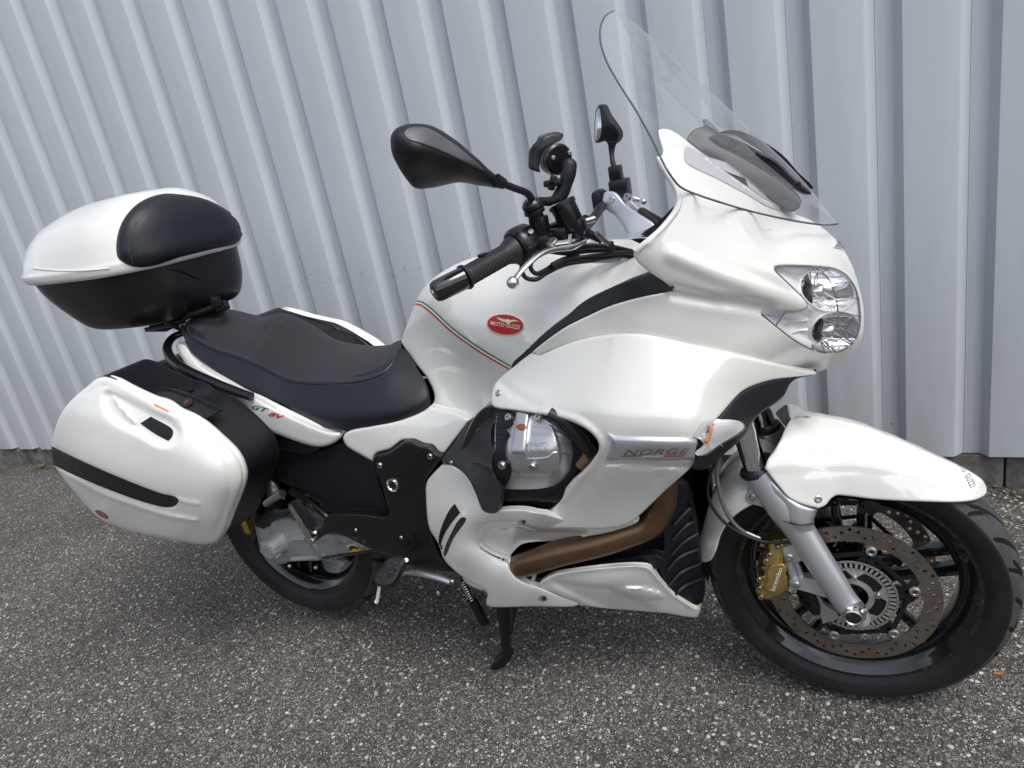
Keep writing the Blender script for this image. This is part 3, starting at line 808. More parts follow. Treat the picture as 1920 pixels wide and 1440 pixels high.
DISC = mat('brake_steel', (0.29, 0.25, 0.222), 0.32, 0.9, var=(60, (0.21, 0.18, 0.158), 0.35, 0.7), rvar=(90, 0.28, 0.42), aniso=0.5)
PH = 1.2352
def disc(side):
    yo = 0.0723*side; y1 = yo-0.005*side; m = 360
    # friction ring with wavy inner edge lobes at the buttons and drilled holes
    import bmesh
    out = []; inn = []
    for k in range(240):
        a = 2*math.pi*k/240; out.append((0.16*math.cos(a), 0.16*math.sin(a)))
        d = abs(((a-PH+math.pi/6) % (math.pi/3))-math.pi/6); r = 0.1265-0.0135*sstep(np.array(1-d/0.16))
        inn.append((r*math.cos(a), r*math.sin(a)))
    holes = []
    pat = [(0.152, 0.0), (0.1435, 0.05), (0.135, 0.10), (0.152, 0.125), (0.1435, 0.175)]
    N = 16
    for k in range(N):
        for (r, da) in ((0.1535, 0.0), (0.1450, 0.10), (0.1365, 0.20), (0.1480, 0.29)):
            a = 2*math.pi*k/N+da
            if r < 0.138:
                d = abs(((a-PH+math.pi/6) % (math.pi/3))-math.pi/6)
            c = np.array([r*math.cos(a), r*math.sin(a)]); holes.append(np.array([c+0.0040*np.array([math.cos(q), math.sin(q)]) for q in np.linspace(0, 2*math.pi, 9)[:-1]]))
    loops = [np.array(out), np.array(inn)]+holes
    pts = np.concatenate(loops); edges = []; o = 0
    for lp in loops:
        n = len(lp); edges += [(o+i, o+(i+1) % n) for i in range(n)]; o += n
    r = geometry.delaunay_2d_cdt([Vector(p) for p in pts], edges, [], 0, 1e-7)
    vo = np.array([tuple(p) for p in r[0]]); F = np.array([f for f in r[2] if len(f) == 3]); c = vo[F].mean(1)
    k = inside(loops[0], c) & ~inside(loops[1], c)
    for h in holes: k &= ~inside(h, c)
    F = F[k]
    A = np.stack([XF+vo[:, 0], np.full(len(vo), yo), ZF+vo[:, 1]], 1); n = len(A); B = A.copy(); B[:, 1] = y1
    FF = [tuple(f) for f in F]+[tuple(np.array(f)[::-1]+n) for f in F]
    e = {}
    for f in F:
        for i in range(3): e[(int(f[i]), int(f[(i+1) % 3]))] = 1
    FF += [(b, a, a+n, b+n) for a, b in e if (b, a) not in e]
    d = link('brake_disc', np.concatenate([A, B]), FF, DISC, fw, 30)
    bm = bmesh.new(); bm.from_mesh(d.data); bmesh.ops.recalc_face_normals(bm, faces=bm.faces); bm.to_mesh(d.data); bm.free()
    # black carrier
    m = MB(); yc = yo+0.001*side
    m.lathe([(0.040, -0.004), (0.060, -0.004), (0.062, 0), (0.060, 0.004), (0.040, 0.004)], (XF, yc, ZF), (0, 1, 0), 48, closed=True)
    for i in range(6):
        a = PH-i*math.pi/3; nx = PH-(i+1)*math.pi/3
        c = np.array([XF+0.108*math.cos(a), yc, ZF+0.108*math.sin(a)])
        def flatbar(p0, p1, w0, w1):
            d_ = (p1-p0)/np.linalg.norm(p1-p0); nn = np.array([-d_[2], 0, d_[0]])
            m.plate([p0+nn*w0, p1+nn*w1, p1-nn*w1, p0-nn*w0], (0, .004*-side, 0))
        for s in (-1, 1):
            q = a+s*0.42; flatbar(np.array([XF+0.056*math.cos(q), yc, ZF+0.056*math.sin(q)]), c, .0065, .006)
        p1 = np.array([XF+0.108*math.cos(nx), yc, ZF+0.108*math.sin(nx)])
        flatbar(c+np.array([0, .0003, 0]), p1+np.array([0, .0003, 0]), .0042, .0042)
    cr = m.build('disc_carrier', BLK, d, 30)
    for i in range(6):
        a = PH-i*math.pi/3; c = (XF+0.1133*math.cos(a), yo+0.0042*side, ZF+0.1133*math.sin(a))
        MB().lathe([(0.0042, -0.006), (0.0042, 0.0005), (0.0050, 0.0014), (0.0088, 0.0016), (0.0098, 0.0008), (0.0098, -0.001), (0.0104, -0.0015), (0.0104, -0.006)], c, (0, side, 0), 24).build('disc_button', BOLT, d)
    for k in range(5):
        a = 2*math.pi*k/5+0.2
        MB().cyl((XF+0.047*math.cos(a), yo-0.002*side, ZF+0.047*math.sin(a)), (XF+0.047*math.cos(a), yo+0.008*side, ZF+0.047*math.sin(a)), 0.0062, n=6, bev=0.001).build('disc_bolt', BOLT, d)
    return d
dn = disc(-1); df = disc(1)
def sensor_ring():
    r0, r1 = 0.0675, 0.082; y = -0.0775; out = []
    pts = []; n = 48
    m = MB()
    m.lathe([(0.080, -0.001), (0.0835, -0.001), (0.0835, 0.001), (0.080, 0.001)], (XF, y, ZF), (0, 1, 0), 96, closed=True)
    m.lathe([(0.062, -0.001), (0.0665, -0.001), (0.0665, 0.001), (0.062, 0.001)], (XF, y, ZF), (0, 1, 0), 96, closed=True)
    for k in range(n):
        a = 2*math.pi*k/n; d = 0.5*2*math.pi/n*0.5
        V = []
        for yy in (y-0.001, y+0.001):
            for (r, q) in ((r0-0.003, a-d), (r1, a-d), (r1, a+d), (r0-0.003, a+d)): V.append((XF+r*math.cos(q), yy, ZF+r*math.sin(q)))
        m.add(V, [(0, 1, 2, 3), (7, 6, 5, 4), (0, 4, 5, 1), (1, 5, 6, 2), (2, 6, 7, 3), (3, 7, 4, 0)])
    for k in range(5):
        a = 2*math.pi*k/5+0.2; d = 0.17
        p = [(XF+r*math.cos(q), y-0.0012, ZF+r*math.sin(q)) for r, q in ((0.038, a-d), (0.05, a-d*.7), (0.064, a-d*1.7), (0.064, a+d*1.7), (0.05, a+d*.7), (0.038, a+d))]
        m.plate(p, (0, 0.0024, 0))
    m.lathe([(0.030, -0.001), (0.041, -0.001), (0.041, 0.001), (0.030, 0.001)], (XF, y, ZF), (0, 1, 0), 48, closed=True)
    s = m.build('sensor_ring', mat('sensor_ring_steel', (0.50, 0.50, 0.47), 0.38, 0.8), fw, 30)
    for k in range(5):
        a = 2*math.pi*k/5+0.2; c = (XF+0.047*math.cos(a), y-0.001, ZF+0.047*math.sin(a))
        MB().lathe([(0.0, -0.002), (0.0028, -0.002), (0.0030, -0.007), (0.0052, -0.007), (0.0062, -0.005), (0.0062, 0)], c, (0, 1, 0), 16).build('ring_bolt', BOLT, s)
sensor_ring()

# fork: upper tube, silver slider with the disc brake lugs, axle clamp
def fork(side):
    s = side
    def q(u, v, y): X = P(u, v, -abs(y)); return np.array([X[0], X[1]*(-1 if s > 0 else 1), X[2]])
    top = q(1378, 755, 0.103); mid = q(1418, 880, 0.103)
    ax0 = q(1600, 1150, 0.1185)
    m = MB()
    a = q(1421, 884, 0.105); b = q(1481, 965, 0.108); c = q(1535, 1050, 0.112); d = q(1583, 1125, 0.115); e = q(1603, 1148, 0.117); f = q(1618, 1166, 0.116)
    m.tube([a, q(1440, 912, .106), q(1468, 950, 0.107), q(1500, 995, 0.109), c, q(1562, 1092, .114), d, e, f], [0.0300, 0.0305, 0.0325, 0.0290, 0.0275, 0.0262, 0.025, 0.024, 0.017], n=28, smoothn=4)
    # broad shoulder reaching forward under the fender
    V = [q(1440, 905, .118), q(1470, 925, .120), q(1535, 952, .118), q(1530, 970, .118), q(1519, 985, .118), q(1518, 1002, .116), q(1500, 1010, .112), q(1462, 962, .112)]
    sl = m.build('fork_leg', SILV, moto, 45)
    if s < 0:
        shell('fork_shoulder', [(1428, 895), (1445, 893, 1), (1462, 913), (1478, 930), (1505, 945), (1534, 952, 1), (1530, 965), (1524, 980), (1526, 992), (1524, 1000, 1), (1505, 1006), (1480, 986), (1455, 950)],
              [(1428, 895, -.125), (1455, 925, -.134), (1490, 965, -.139), (1505, 990, -.139), (1533, 955, -.122), (1524, 990, -.126), (1455, 950, -.128), (1500, 1004, -.135)], SILV, sl, t=0.03, rw=10, rd=0.012, mirror=False, step=6)
        rg = MB(); 
        shell('seam_ring', [(1467, 974, 1), (1485, 981), (1505, 984), (1524, 982, 1), (1524, 984.5, 1), (1505, 986.5), (1485, 983.5), (1467, 976.5, 1)], [(1467, 974, -.136), (1500, 984, -.1425), (1524, 983, -.135)], BLK, sl, t=0.003, rw=0, mirror=False, step=5)
    MB().tube([top+(top-mid)*0.6, mid+(mid-top)*0.05], 0.0225, n=28).build('fork_tube', CHR, sl)
    k = (mid-top)/np.linalg.norm(mid-top)
    MB().lathe([(0.022, -0.004), (0.030, -0.004), (0.0325, 0.0), (0.0325, 0.006), (0.030, 0.010), (0.024, 0.010)], mid, k, 32).build('dust_seal', RUBB, sl)
    # axle nut (hexagon washer, ring, hollow middle)
    o = q(1599, 1151, 0.117) if s < 0 else ax0
    o = np.array([XF+0.001, 0.117*s, ZF])
    MB().lathe([(0.0, -0.01), (0.0135, -0.01), (0.0135, 0.030), (0.0150, 0.032), (0.0178, 0.030), (0.0178, 0.020)], o, (0, s, 0), 32).lathe([(0.0205, 0.0), (0.0205, 0.0262), (0.0150, 0.0262)], o, (0, s, 0), 6).lathe([(0.0235, 0.0), (0.0235, 0.0185), (0.020, 0.0190)], o, (0, s, 0), 32).build('axle_nut', STEEL, sl, 30)
    MB().cyl(o+np.array([0, .005*s, 0]), o+np.array([0, 0.0305*s, 0]), 0.0128, n=24).build('axle_bore', BLKG, sl)
    MB().cyl(q(1619, 1144, 0.136), q(1623, 1149, 0.141), 0.0058, n=6).build('pinch_bolt', BOLT, sl)
    # brake lugs
    m = MB()
    pts = [(1468, 1028), (1478, 1024), (1500, 1020), (1512, 1035), (1515, 1048), (1490, 1055), (1472, 1052)]
    m.plate([q(u, v, .122) for u, v in pts], (0, -s*0.022, 0))
    pts = [(1480, 1090), (1492, 1085), (1520, 1085), (1545, 1090), (1562, 1112), (1568, 1126), (1540, 1118), (1500, 1106), (1483, 1105)]
    m.plate([q(u, v, .120) for u, v in pts], (0, -s*0.022, 0))
    m.tube([q(1478, 1050, .108), q(1490, 1085, .108)], 0.009, n=10); m.tube([q(1492, 1052, .108), q(1505, 1085, .108)], 0.006, n=10)
    m.build('caliper_lug', SILV, sl, 30)
    for (u, v) in ((1480, 1046), (1492, 1097)):
        c = q(u, v, .1225); MB().lathe([(0, -.004), (.003, -.004), (.0034, .0035), (.0072, .0035), (.0088, .002), (.0088, -.002), (.0092, -.004)], c, (0, s, 0), 24).build('lug_bolt', BOLT, sl)
fork(-1); fork(1)
# fork bridge seen between the legs
MB().cyl((XF, -0.11, ZF), (XF, 0.11, ZF), 0.012, n=20).build('front_axle', STEEL, moto)

# ABS sensor bracket
m = MB(); m.plate([P(u, v, -.098) for u, v in ((1520, 1122), (1536, 1117), (1545, 1133), (1570, 1150), (1573, 1160), (1555, 1165), (1543, 1170), (1540, 1158), (1525, 1140))], (0, .012, 0))
sb = m.build('sensor_bracket', ALU, moto, 30)
MB().tube([P(1519, 1110, -.1), P(1528, 1135, -.1), P(1532, 1150, -.1)], [0.008, 0.010, 0.007], n=12).build('sensor_plug', BLK, sb)
MB().cyl(P(1533, 1153, -.10), P(1533, 1157, -.106), 0.0055, n=14).build('sensor_bolt', BOLT, sb)

# calipers
def caliper():
    c = shell('brake_caliper', [(1447, 1013), (1470, 1008), (1487, 1012), (1492, 1030), (1478, 1040), (1470, 1060), (1478, 1085), (1480, 1100), (1470, 1112), (1453, 1120), (1440, 1124), (1428, 1122), (1418, 1112), (1417, 1100), (1425, 1088), (1418, 1075), (1421, 1063), (1432, 1060), (1432, 1046), (1442, 1040), (1440, 1025)],
              [(1450, 1015, -.108), (1485, 1015, -.105), (1455, 1050, -.118), (1470, 1060, -.115), (1440, 1085, -.118), (1425, 1110, -.108), (1465, 1110, -.112), (1420, 1070, -.105)], GOLD, moto, t=0.055, rw=5, rd=0.008, mirror=True, step=4,
              feats=[ridge([(1462, 1012), (1470, 1035), (1462, 1060)], 5, 0.006), ridge([(1433, 1062), (1430, 1090)], 4, -0.004)])
    n_, f_ = c
    shell('caliper_cover', [(1443, 1062), (1455, 1057), (1470, 1058), (1475, 1068), (1472, 1078), (1466, 1086), (1468, 1098), (1463, 1108), (1450, 1112), (1437, 1108), (1434, 1098), (1440, 1088), (1437, 1078), (1439, 1070)],
          [(1455, 1060, -.128), (1470, 1080, -.129), (1440, 1085, -.130), (1450, 1110, -.127)], GOLD, n_, t=0.012, rw=3, rd=0.004, mirror=False, step=4)
    lettering('maker_lettering', 'brembo', (1452.5, 1108), (1467.5, 1066), (-8.5, -2.5), ['caliper_cover'], WPR, n_, h=0.0006)
    for (u, v, y) in ((1458, 1026, -.118), (1443, 1040, -.115), (1436, 1051, -.112), (1424, 1086, -.112), (1425, 1103, -.113), (1427, 1119, -.112)):
        MB().lathe([(0, .002), (.0022, .002), (.0026, -.004), (.0050, -.004), (.0062, -.0025), (.0064, .004)], P(u, v, y), (0, 1, 0), 16).build('caliper_bolt', BOLT, n_)
    shell('pad_pin_housing', [(1429, 1066), (1424, 1062), (1421, 1072), (1424, 1080), (1432, 1080), (1434, 1068)], [(1428, 1070, -.112), (1430, 1076, -.112), (1422, 1066, -.112)], BLK, n_, t=.01, rw=2, mirror=False, step=4)
caliper()
# brake hose and sensor wire, near side
def hose(name, pts, r, m_, parent, n=10, mirror=False):
    return MB().tube([P(*p) for p in pts], r, n=n, smoothn=6).build(name, m_, parent, 60, mirror)
bh = hose('brake_hose', [(1352, 850, -.11), (1344, 880, -.115), (1350, 925, -.12), (1362, 960, -.12), (1380, 985, -.118), (1400, 1000, -.115), (1418, 1007, -.112)], 0.0042, BROWNM, moto)
MB().tube([P(1398, 998, -.116), P(1416, 1006, -.113), P(1426, 1009, -.112)], [0.0055, 0.0055, 0.005], n=12).build('hose_fitting', BOLT, bh)
MB().box(P(1433, 1006, -.112), (0.012, 0.012, 0.02), bev=0.002).cyl(P(1433, 996, -.112), P(1433, 1003, -.112), 0.005, n=6).build('banjo_bolt', BLK, bh)
hose('sensor_wire', [(1348, 852, -.12), (1332, 890, -.128), (1327, 925, -.13), (1338, 955, -.13), (1365, 985, -.128), (1400, 1005, -.124), (1440, 1017, -.122), (1478, 1016, -.120), (1492, 1012, -.118)], 0.0033, RUBB, moto)

# ------------------------------------------------------------ front fender
def fan(limb, edge, ts=(0.12, 0.35, 0.65), p=0.55):
    """samples between the centre line seen edge-on and a traced row: y grows like a rounded crown"""
    out = []
    for (u0, v0), (u1, v1, y1) in zip(limb, edge):
        for t in ts: out.append((u0+(u1-u0)*t, v0+(v1-v0)*t, y1*t**p))
    return out
FL = [(1500, 780), (1530, 781), (1580, 789), (1620, 799), (1680, 822), (1730, 844), (1780, 866), (1820, 885), (1842, 900)]
FE = [(1500, 846, -.086), (1530, 856, -.083), (1580, 862, -.080), (1620, 868, -.076), (1680, 880, -.068), (1730, 893, -.060), (1780, 908, -.050), (1815, 917, -.042), (1838, 922, -.032)]
fend = shell('front_fender', [(1484, 786, 1), (1500, 780), (1530, 781), (1580, 789), (1620, 799), (1680, 822), (1730, 844), (1780, 866), (1820, 885), (1842, 900), (1850, 914, 1), (1848, 925), (1832, 936), (1800, 941), (1720, 940), (1640, 936), (1590, 930), (1568, 929), (1556, 937), (1548, 947), (1535, 953, 1),
        (1510, 947), (1480, 934), (1462, 914), (1445, 893), (1434, 878, 1), (1440, 862), (1452, 845), (1464, 824, 1), (1474, 802)],
      [(u, v, 0.0) for u, v in FL]+[(1484, 786, 0.0), (1850, 914, 0.0), (1474, 800, -.042), (1464, 822, -.088, 1), (1484, 820, -.080, 1), (1440, 870, -.128), (1474, 868, -.113)]+FE+fan(FL, FE)+[
       (1480, 905, -.126), (1530, 893, -.112), (1600, 898, -.098), (1700, 912, -.082), (1770, 925, -.066), (1800, 937, -.064), (1845, 926, -.030), (1720, 940, -.084), (1640, 936, -.094), (1590, 928, -.100), (1535, 950, -.124), (1480, 932, -.132)],
      PAINT, moto, t=0.004, rw=5, rd=0.003, center=True, limb=[(1484, 786)]+FL[1:]+[(1850, 914)], step=7, lam=0.05, feats=[ridge([(1470, 836), (1510, 848), (1560, 852), (1605, 850)], 14, -0.003), ridge([(1440, 876), (1475, 872), (1540, 868), (1600, 866), (1700, 882), (1790, 912)], 20, 0.003)])
shell('fender_tail', [(1395, 872), (1372, 884), (1350, 902), (1330, 945), (1315, 1000), (1303, 1046), (1316, 1054), (1332, 1051), (1342, 1035), (1352, 1003), (1370, 975), (1395, 955), (1420, 943), (1445, 940), (1440, 905)],
      [(1395, 875, -.06), (1350, 905, -.05), (1315, 1000, -.05), (1303, 1046, -.055), (1332, 1050, -.092), (1350, 1003, -.102), (1370, 970, -.108), (1415, 940, -.112), (1440, 910, -.10), (1345, 960, -.094), (1375, 915, -.094), (1325, 1020, -.088)],
      PAINT, moto, t=0.06, rw=5, rd=0.004, mirror=True, step=7)
GEO['fender_tail'] = GEO['fender_tail']
brk = shell('fender_bracket', [(1398, 935), (1404, 918), (1418, 910), (1432, 920), (1462, 955), (1450, 957), (1420, 948), (1405, 944)], [(1400, 935, -.116), (1418, 912, -.116), (1460, 955, -.122), (1420, 930, -.118)], SILV, moto, t=.006, rw=2, rd=.002, mirror=True, step=5)[0]
def screw(u, v, targets, parent, r=0.0068, m_=BOLT, name='screw', h=0.0):
    X, N = cast(targets, u, v)
    return MB().lathe([(0, -.0005), (r*.30, -.0005), (r*.34, .0022), (r*.72, .0024), (r*.95, .0012), (r, -.001), (r, -.004)], X+N*h, N, 20).build(name, m_, parent)
screw(1411, 933, ['fender_bracket'], brk, .0075); screw(1534, 936, ['front_fender'], fend, .0075)
shell('fender_badge_far', [(0, 0), (1, 0), (1, 1)], [(0, 0, 0), (1, 0, 0), (0, 1, 0)], PAINT, moto, t=0, rw=0, mirror=False, step=5) if False else None
lettering('fender_lettering', 'MOTO  GUZZI', (1794, 864), (1820, 916), (9, -7), ['front_fender'], GRYPR, fend, h=0.0006, space=1.1)

def net(name, rows, mat_, parent, n=6, m=6, sym=True, t=0.0, smooth=45, close=False, flipn=False):
    """surface through a net of points; row 0 lies on the centre line when sym"""
    R = [np.array([P(*p) if (len(p) == 3 and p[0] > 3) else np.array((p[0], p[2], p[1])) if len(p) == 3 else np.array([p[0], 0, p[1]]) for p in r]) for r in rows]
    def cr(A, k):       # A: list of points -> catmull along axis
        return crom([(tuple(a), False) for a in A], n=k)
    rr = [cr(r, n) for r in R]
    C = len(rr[0]); cols = []
    for c in range(C):
        pts = [r[c] for r in rr]
        if sym:
            g = pts[1]*np.array([1, -1, 1]); q = crom([(tuple(a), False) for a in [g]+pts], n=m)[m:]
        else: q = cr(pts, m)
        cols.append(q)
    A = np.array(cols); c, r = A.shape[:2]
    if sym: A[:, 0, 1] = 0
    V = A.reshape(-1, 3); F = [(i*r+j, i*r+j+1, (i+1)*r+j+1, (i+1)*r+j) for i in range(c-1) for j in range(r-1)]
    if sym:
        k = len(V); idx = np.arange(k)+k; z = np.arange(c)*r; idx[z] = z
        V = np.concatenate([V, V*np.array([1, -1, 1])]); F = F+[tuple(idx[list(q)][::-1]) for q in F]
    Ft = np.array([(q[0], q[1], q[2]) for q in F]+[(q[0], q[2], q[3]) for q in F])
    GEO[name] = (V, Ft); BV.pop(name, None)
    import bmesh
    bm = bmesh.new(); vs = [bm.verts.new(p) for p in V]
    for q in F:
        try: bm.faces.new([vs[i] for i in dict.fromkeys(q)])
        except ValueError: pass
    bmesh.ops.remove_doubles(bm, verts=bm.verts, dist=1e-6); bmesh.ops.recalc_face_normals(bm, faces=bm.faces)
    me = bpy.data.meshes.new(name); bm.to_mesh(me); bm.free(); me.materials.append(mat_)
    me.shade_smooth(); me.set_sharp_from_angle(angle=math.radians(smooth))
    o = bpy.data.objects.new(name, me); COL.objects.link(o); o.parent = parent
    if t: md = o.modifiers.new('thickness', 'SOLIDIFY'); md.thickness = t; md.offset = -1
    return o
def sq(name, out, y, mat_, parent, t=0.01, rw=3, rd=0.004, **k):
    """plain plate: one lateral distance or samples"""
    d = y if isinstance(y, list) else [(out[0][0], out[0][1], y), (out[len(out)//3][0], out[len(out)//3][1], y), (out[2*len(out)//3][0], out[2*len(out)//3][1], y)]
    return shell(name, out, d, mat_, parent, t=t, rw=rw, rd=rd, **k)

# ------------------------------------------------------------ seat
SM = [(346, 608, -.07), (356, 630, -.102), (398, 655, -.115), (452, 673, -.122), (497, 694, -.128), (539, 714, -.133), (609, 720, -.138), (680, 714, -.135), (718, 700, -.120), (739, 677, -.085), (750, 652, -.040)]
CT = [(374, 590, 0), (388, 583, 0), (423, 589, 0), (478, 601, 0), (526, 590, 0), (572, 626, 0), (628, 655, 0), (692, 657, 0), (724, 652, 0), (742, 642, 0), (752, 640, 0)]
CM = [(362, 604, -.03), (374, 612, -.052), (408, 628, -.062), (460, 643, -.066), (510, 642, -.069), (558, 688, -.072), (622, 688, -.076), (690, 688, -.076), (722, 678, -.068), (741, 661, -.048), (751, 646, -.022)]
CM = []
for i, (c_, e_) in enumerate(zip(CT, SM)):
    lift = (2, 6, 9, 9, 9, 5, 5, 5, 5, 3, 1)[i]; CM.append((c_[0]*.45+e_[0]*.55, c_[1]*.45+e_[1]*.55-lift, e_[2]*.58))
S1 = [(342, 614, -.082), (354, 646, -.108), (390, 672, -.132), (440, 696, -.142), (488, 716, -.149), (533, 738, -.156), (608, 748, -.168), (685, 748, -.170), (735, 738, -.154), (772, 715, -.118), (757, 654, -.045)]
S2 = [(341, 622, -.086), (356, 656, -.115), (396, 690, -.142), (438, 714, -.156), (482, 736, -.165), (540, 760, -.174), (613, 782, -.187), (690, 782, -.188), (758, 770, -.168), (802, 742, -.130), (766, 663, -.055)]
S3 = [(343, 630, -.082), (364, 662, -.112), (410, 698, -.140), (450, 722, -.155), (490, 749, -.164), (548, 772, -.174), (612, 803, -.184), (694, 804, -.182), (752, 794, -.165), (806, 766, -.132), (778, 683, -.072)]
def lerp_net(*a): return a
seat = net('seat', [CT, CM, SM, S1, S2, S3], VIN, moto, n=10, m=8, smooth=60, t=0.006)
# fabric top: the same surface inside the seam, a little proud
fab_rows = [CT, CM, SM]
fab = net('seat_cover', [[(u, v-1.2, y) for u, v, y in r] for r in fab_rows], FAB, seat, n=10, m=10, smooth=60, t=0.004)
def line_on(name, pts, r, m_, parent, targets, off=0.001, ds=8, mirror=False, dash=0):
    L = curve2(pts, closed=False, ds=ds); pp = [cast(targets, *q) for q in L]; X = [a+n*off for a, n in pp]
    if not dash:
        o = MB().tube(X, r, n=5).build(name, m_, parent, 60, mirror); return o
    m = MB()
    for i in range(0, len(X)-1, 2): m.tube([X[i], X[i+1]], r, n=5)
    o = m.build(name, m_, parent, 60, mirror); o['kind'] = 'stuff'; return o
PIPE = mat('seam_piping', (0.010, 0.010, 0.013), 0.4)
line_on('seam_piping', [(348, 611), (358, 632), (398, 656), (452, 674), (497, 695), (539, 715), (575, 719), (609, 720), (680, 714), (718, 700), (739, 677), (750, 652)], 0.0018, PIPE, seat, ['seat_cover', 'seat'], 0.001, mirror=True)
for pts in ([(366, 630), (404, 650), (456, 668), (501, 689), (543, 708), (609, 714), (680, 708), (714, 694), (733, 674)],
            [(458, 671), (478, 657), (494, 632), (510, 610), (530, 599), (548, 594)], [(366, 624), (400, 604), (432, 592), (460, 580)], [(612, 722), (680, 719), (724, 701), (745, 677)],
            [(463, 672), (482, 659), (499, 634), (514, 613), (533, 602)], [(712, 702), (716, 688), (724, 676), (738, 663)]):
    line_on('stitching', pts, 0.0006, STITCH, seat, ['seat_cover', 'seat'], 0.0008, ds=2.2, dash=1)

# ------------------------------------------------------------ tail, side panels
tail = shell('tail_cover', [(330, 646), (345, 646), (360, 665), (380, 688), (416, 709), (477, 745), (544, 779), (611, 808), (637, 811, 1), (641, 816), (636, 824), (622, 833), (604, 838), (580, 835), (540, 822), (490, 802), (440, 778), (400, 750), (365, 712), (345, 680)],
      [(340, 645, -.10), (360, 700, -.155), (400, 700, -.165), (420, 765, -.185), (470, 735, -.185), (470, 785, -.195), (545, 775, -.205), (540, 815, -.203), (600, 796, -.205), (600, 835, -.200), (638, 815, -.192), (500, 770, -.208)],
      PAINT, moto, t=0.02, rw=7, rd=0.010, step=7)
TAIL = ['tail_cover']
lettering('model_lettering', 'GT', (471, 766), (502, 774), (3.0, -7.5), TAIL, GRYPR, tail[0], shear=0.35, bold=0.03)
lettering('model_lettering', '8V', (503, 779), (532, 787), (3.0, -7.5), TAIL, REDP, tail[0], shear=0.35, bold=0.035)
side = shell('side_panel', [(643, 822), (648, 812), (660, 806), (700, 798), (750, 788), (792, 772), (806, 762, 1), (830, 768), (860, 776), (882, 787, 1), (872, 800), (833, 851, 1), (826, 853), (812, 846), (795, 836), (770, 826), (755, 826), (732, 842), (706, 850), (701, 858), (700, 866, 1), (675, 852), (650, 836)],
      [(645, 822, -.190), (660, 806, -.190), (750, 786, -.172), (806, 762, -.150), (882, 787, -.158), (833, 851, -.178), (760, 822, -.182), (700, 864, -.190), (720, 815, -.186), (830, 800, -.166)],
      PAINT, moto, t=0.02, rw=5, rd=0.007, step=7)
# dark lower tail rail under the white cover
sq('rear_frame_cover', [(338, 690), (345, 695), (370, 725), (410, 765), (450, 790), (520, 818), (560, 830), (600, 840), (585, 850), (540, 846), (500, 835), (470, 825), (430, 800), (380, 765), (345, 735), (333, 715)],
   [(340, 700, -.14), (420, 780, -.165), (520, 825, -.180), (590, 843, -.185), (350, 735, -.14)], BLK, moto, t=0.03, rw=4, rd=0.006)
under = sq('rear_side_cover', [(505, 838), (530, 830), (560, 832), (600, 842), (635, 830), (648, 830), (700, 866, 1), (705, 872), (712, 905), (728, 955), (728, 962), (700, 964), (650, 962), (612, 958), (600, 945), (560, 918), (520, 898), (505, 875), (498, 855)],
   [(505, 840, -.150), (560, 832, -.160), (640, 832, -.172), (700, 868, -.182), (728, 960, -.178), (612, 958, -.165), (510, 885, -.145), (600, 880, -.168)], BLK, moto, t=0.05, rw=5, rd=0.006, feats=[fold((505, 900), (610, 862), 0.00022, -1), ridge([(590, 919), (640, 917), (680, 915)], 3, -0.003)])
# frame bracket: footpeg plate
plate_pts = [(700, 858), (707, 852), (730, 846), (755, 829), (768, 826), (790, 835), (806, 838), (818, 850), (832, 856), (824, 866), (804, 892), (799, 905), (800, 935), (803, 970), (812, 1005), (826, 1040), (840, 1060), (850, 1070), (800, 1068), (765, 1058), (740, 1046), (700, 1032), (660, 1012), (632, 1000), (612, 1002), (592, 1014), (585, 1008), (590, 998), (602, 990), (612, 968), (625, 962), (680, 963), (728, 966), (726, 950), (715, 910), (704, 880)]
fp = shell('footpeg_plate', plate_pts, [(704, 860, -.200), (768, 828, -.202), (830, 856, -.200), (800, 900, -.204), (738, 908, -.208), (810, 1000, -.204), (845, 1065, -.200), (728, 966, -.205), (612, 975, -.205), (590, 1010, -.208), (700, 1030, -.206), (720, 870, -.206)], BLKS, moto, t=0.028, rw=6, rd=0.009, step=6,
   feats=[region([(632, 990), (650, 984), (690, 985), (750, 989), (775, 1012), (770, 1028), (740, 1034), (690, 1016), (640, 1000)], -0.004, 4)])
FPN = fp[0]
for u, v, y in ((712, 873, -.206), (806, 856, -.204)): MB().lathe([(0, .003), (.0030, .003), (.0034, -.0025), (.0056, -.003), (.0066, -.001), (.0075, .001), (.0075, .003)], P(u, v, y), (0, 1, 0), 20).build('plate_bolt', BOLT, FPN)
for u, v in ((667, 994), (752, 1008)): screw(u, v, ['footpeg_plate'], FPN, .0052)
MB().lathe([(.0115, .004), (.0125, -.002), (.0150, -.0055), (.0170, -.0050), (.0180, -.0015), (.0180, .004)], P(737, 909, -.208), (0.10, 1, 0.0), 40).build('pivot_ring', CHR, FPN)
m = MB(); o_ = P(737, 909, -.208)
for k in range(10):
    a = 2*math.pi*k/10; m.cyl(o_+np.array([.0115*math.cos(a), .001, .0115*math.sin(a)]), o_+np.array([.0115*math.cos(a), -.003, .0115*math.sin(a)]), 0.0022, n=6)
m.build('pivot_castellation', STEEL, FPN); MB().cyl(o_+np.array([0, .002, 0]), o_+np.array([0, -.0015, 0]), 0.0105, n=24).build('pivot_hole', BLKG, FPN)
MB().cyl(P(591, 998, -.206), P(591, 998, -.212), 0.0042, n=16).build('pivot_pin', POL, FPN)
MB().tube([P(548, 920, -.150), P(570, 935, -.17), P(600, 958, -.185), P(615, 972, -.19), P(612, 990, -.195)], [.012, .009, .009, .010, .012], n=10, smoothn=4).build('peg_hanger', BLKS, FPN)
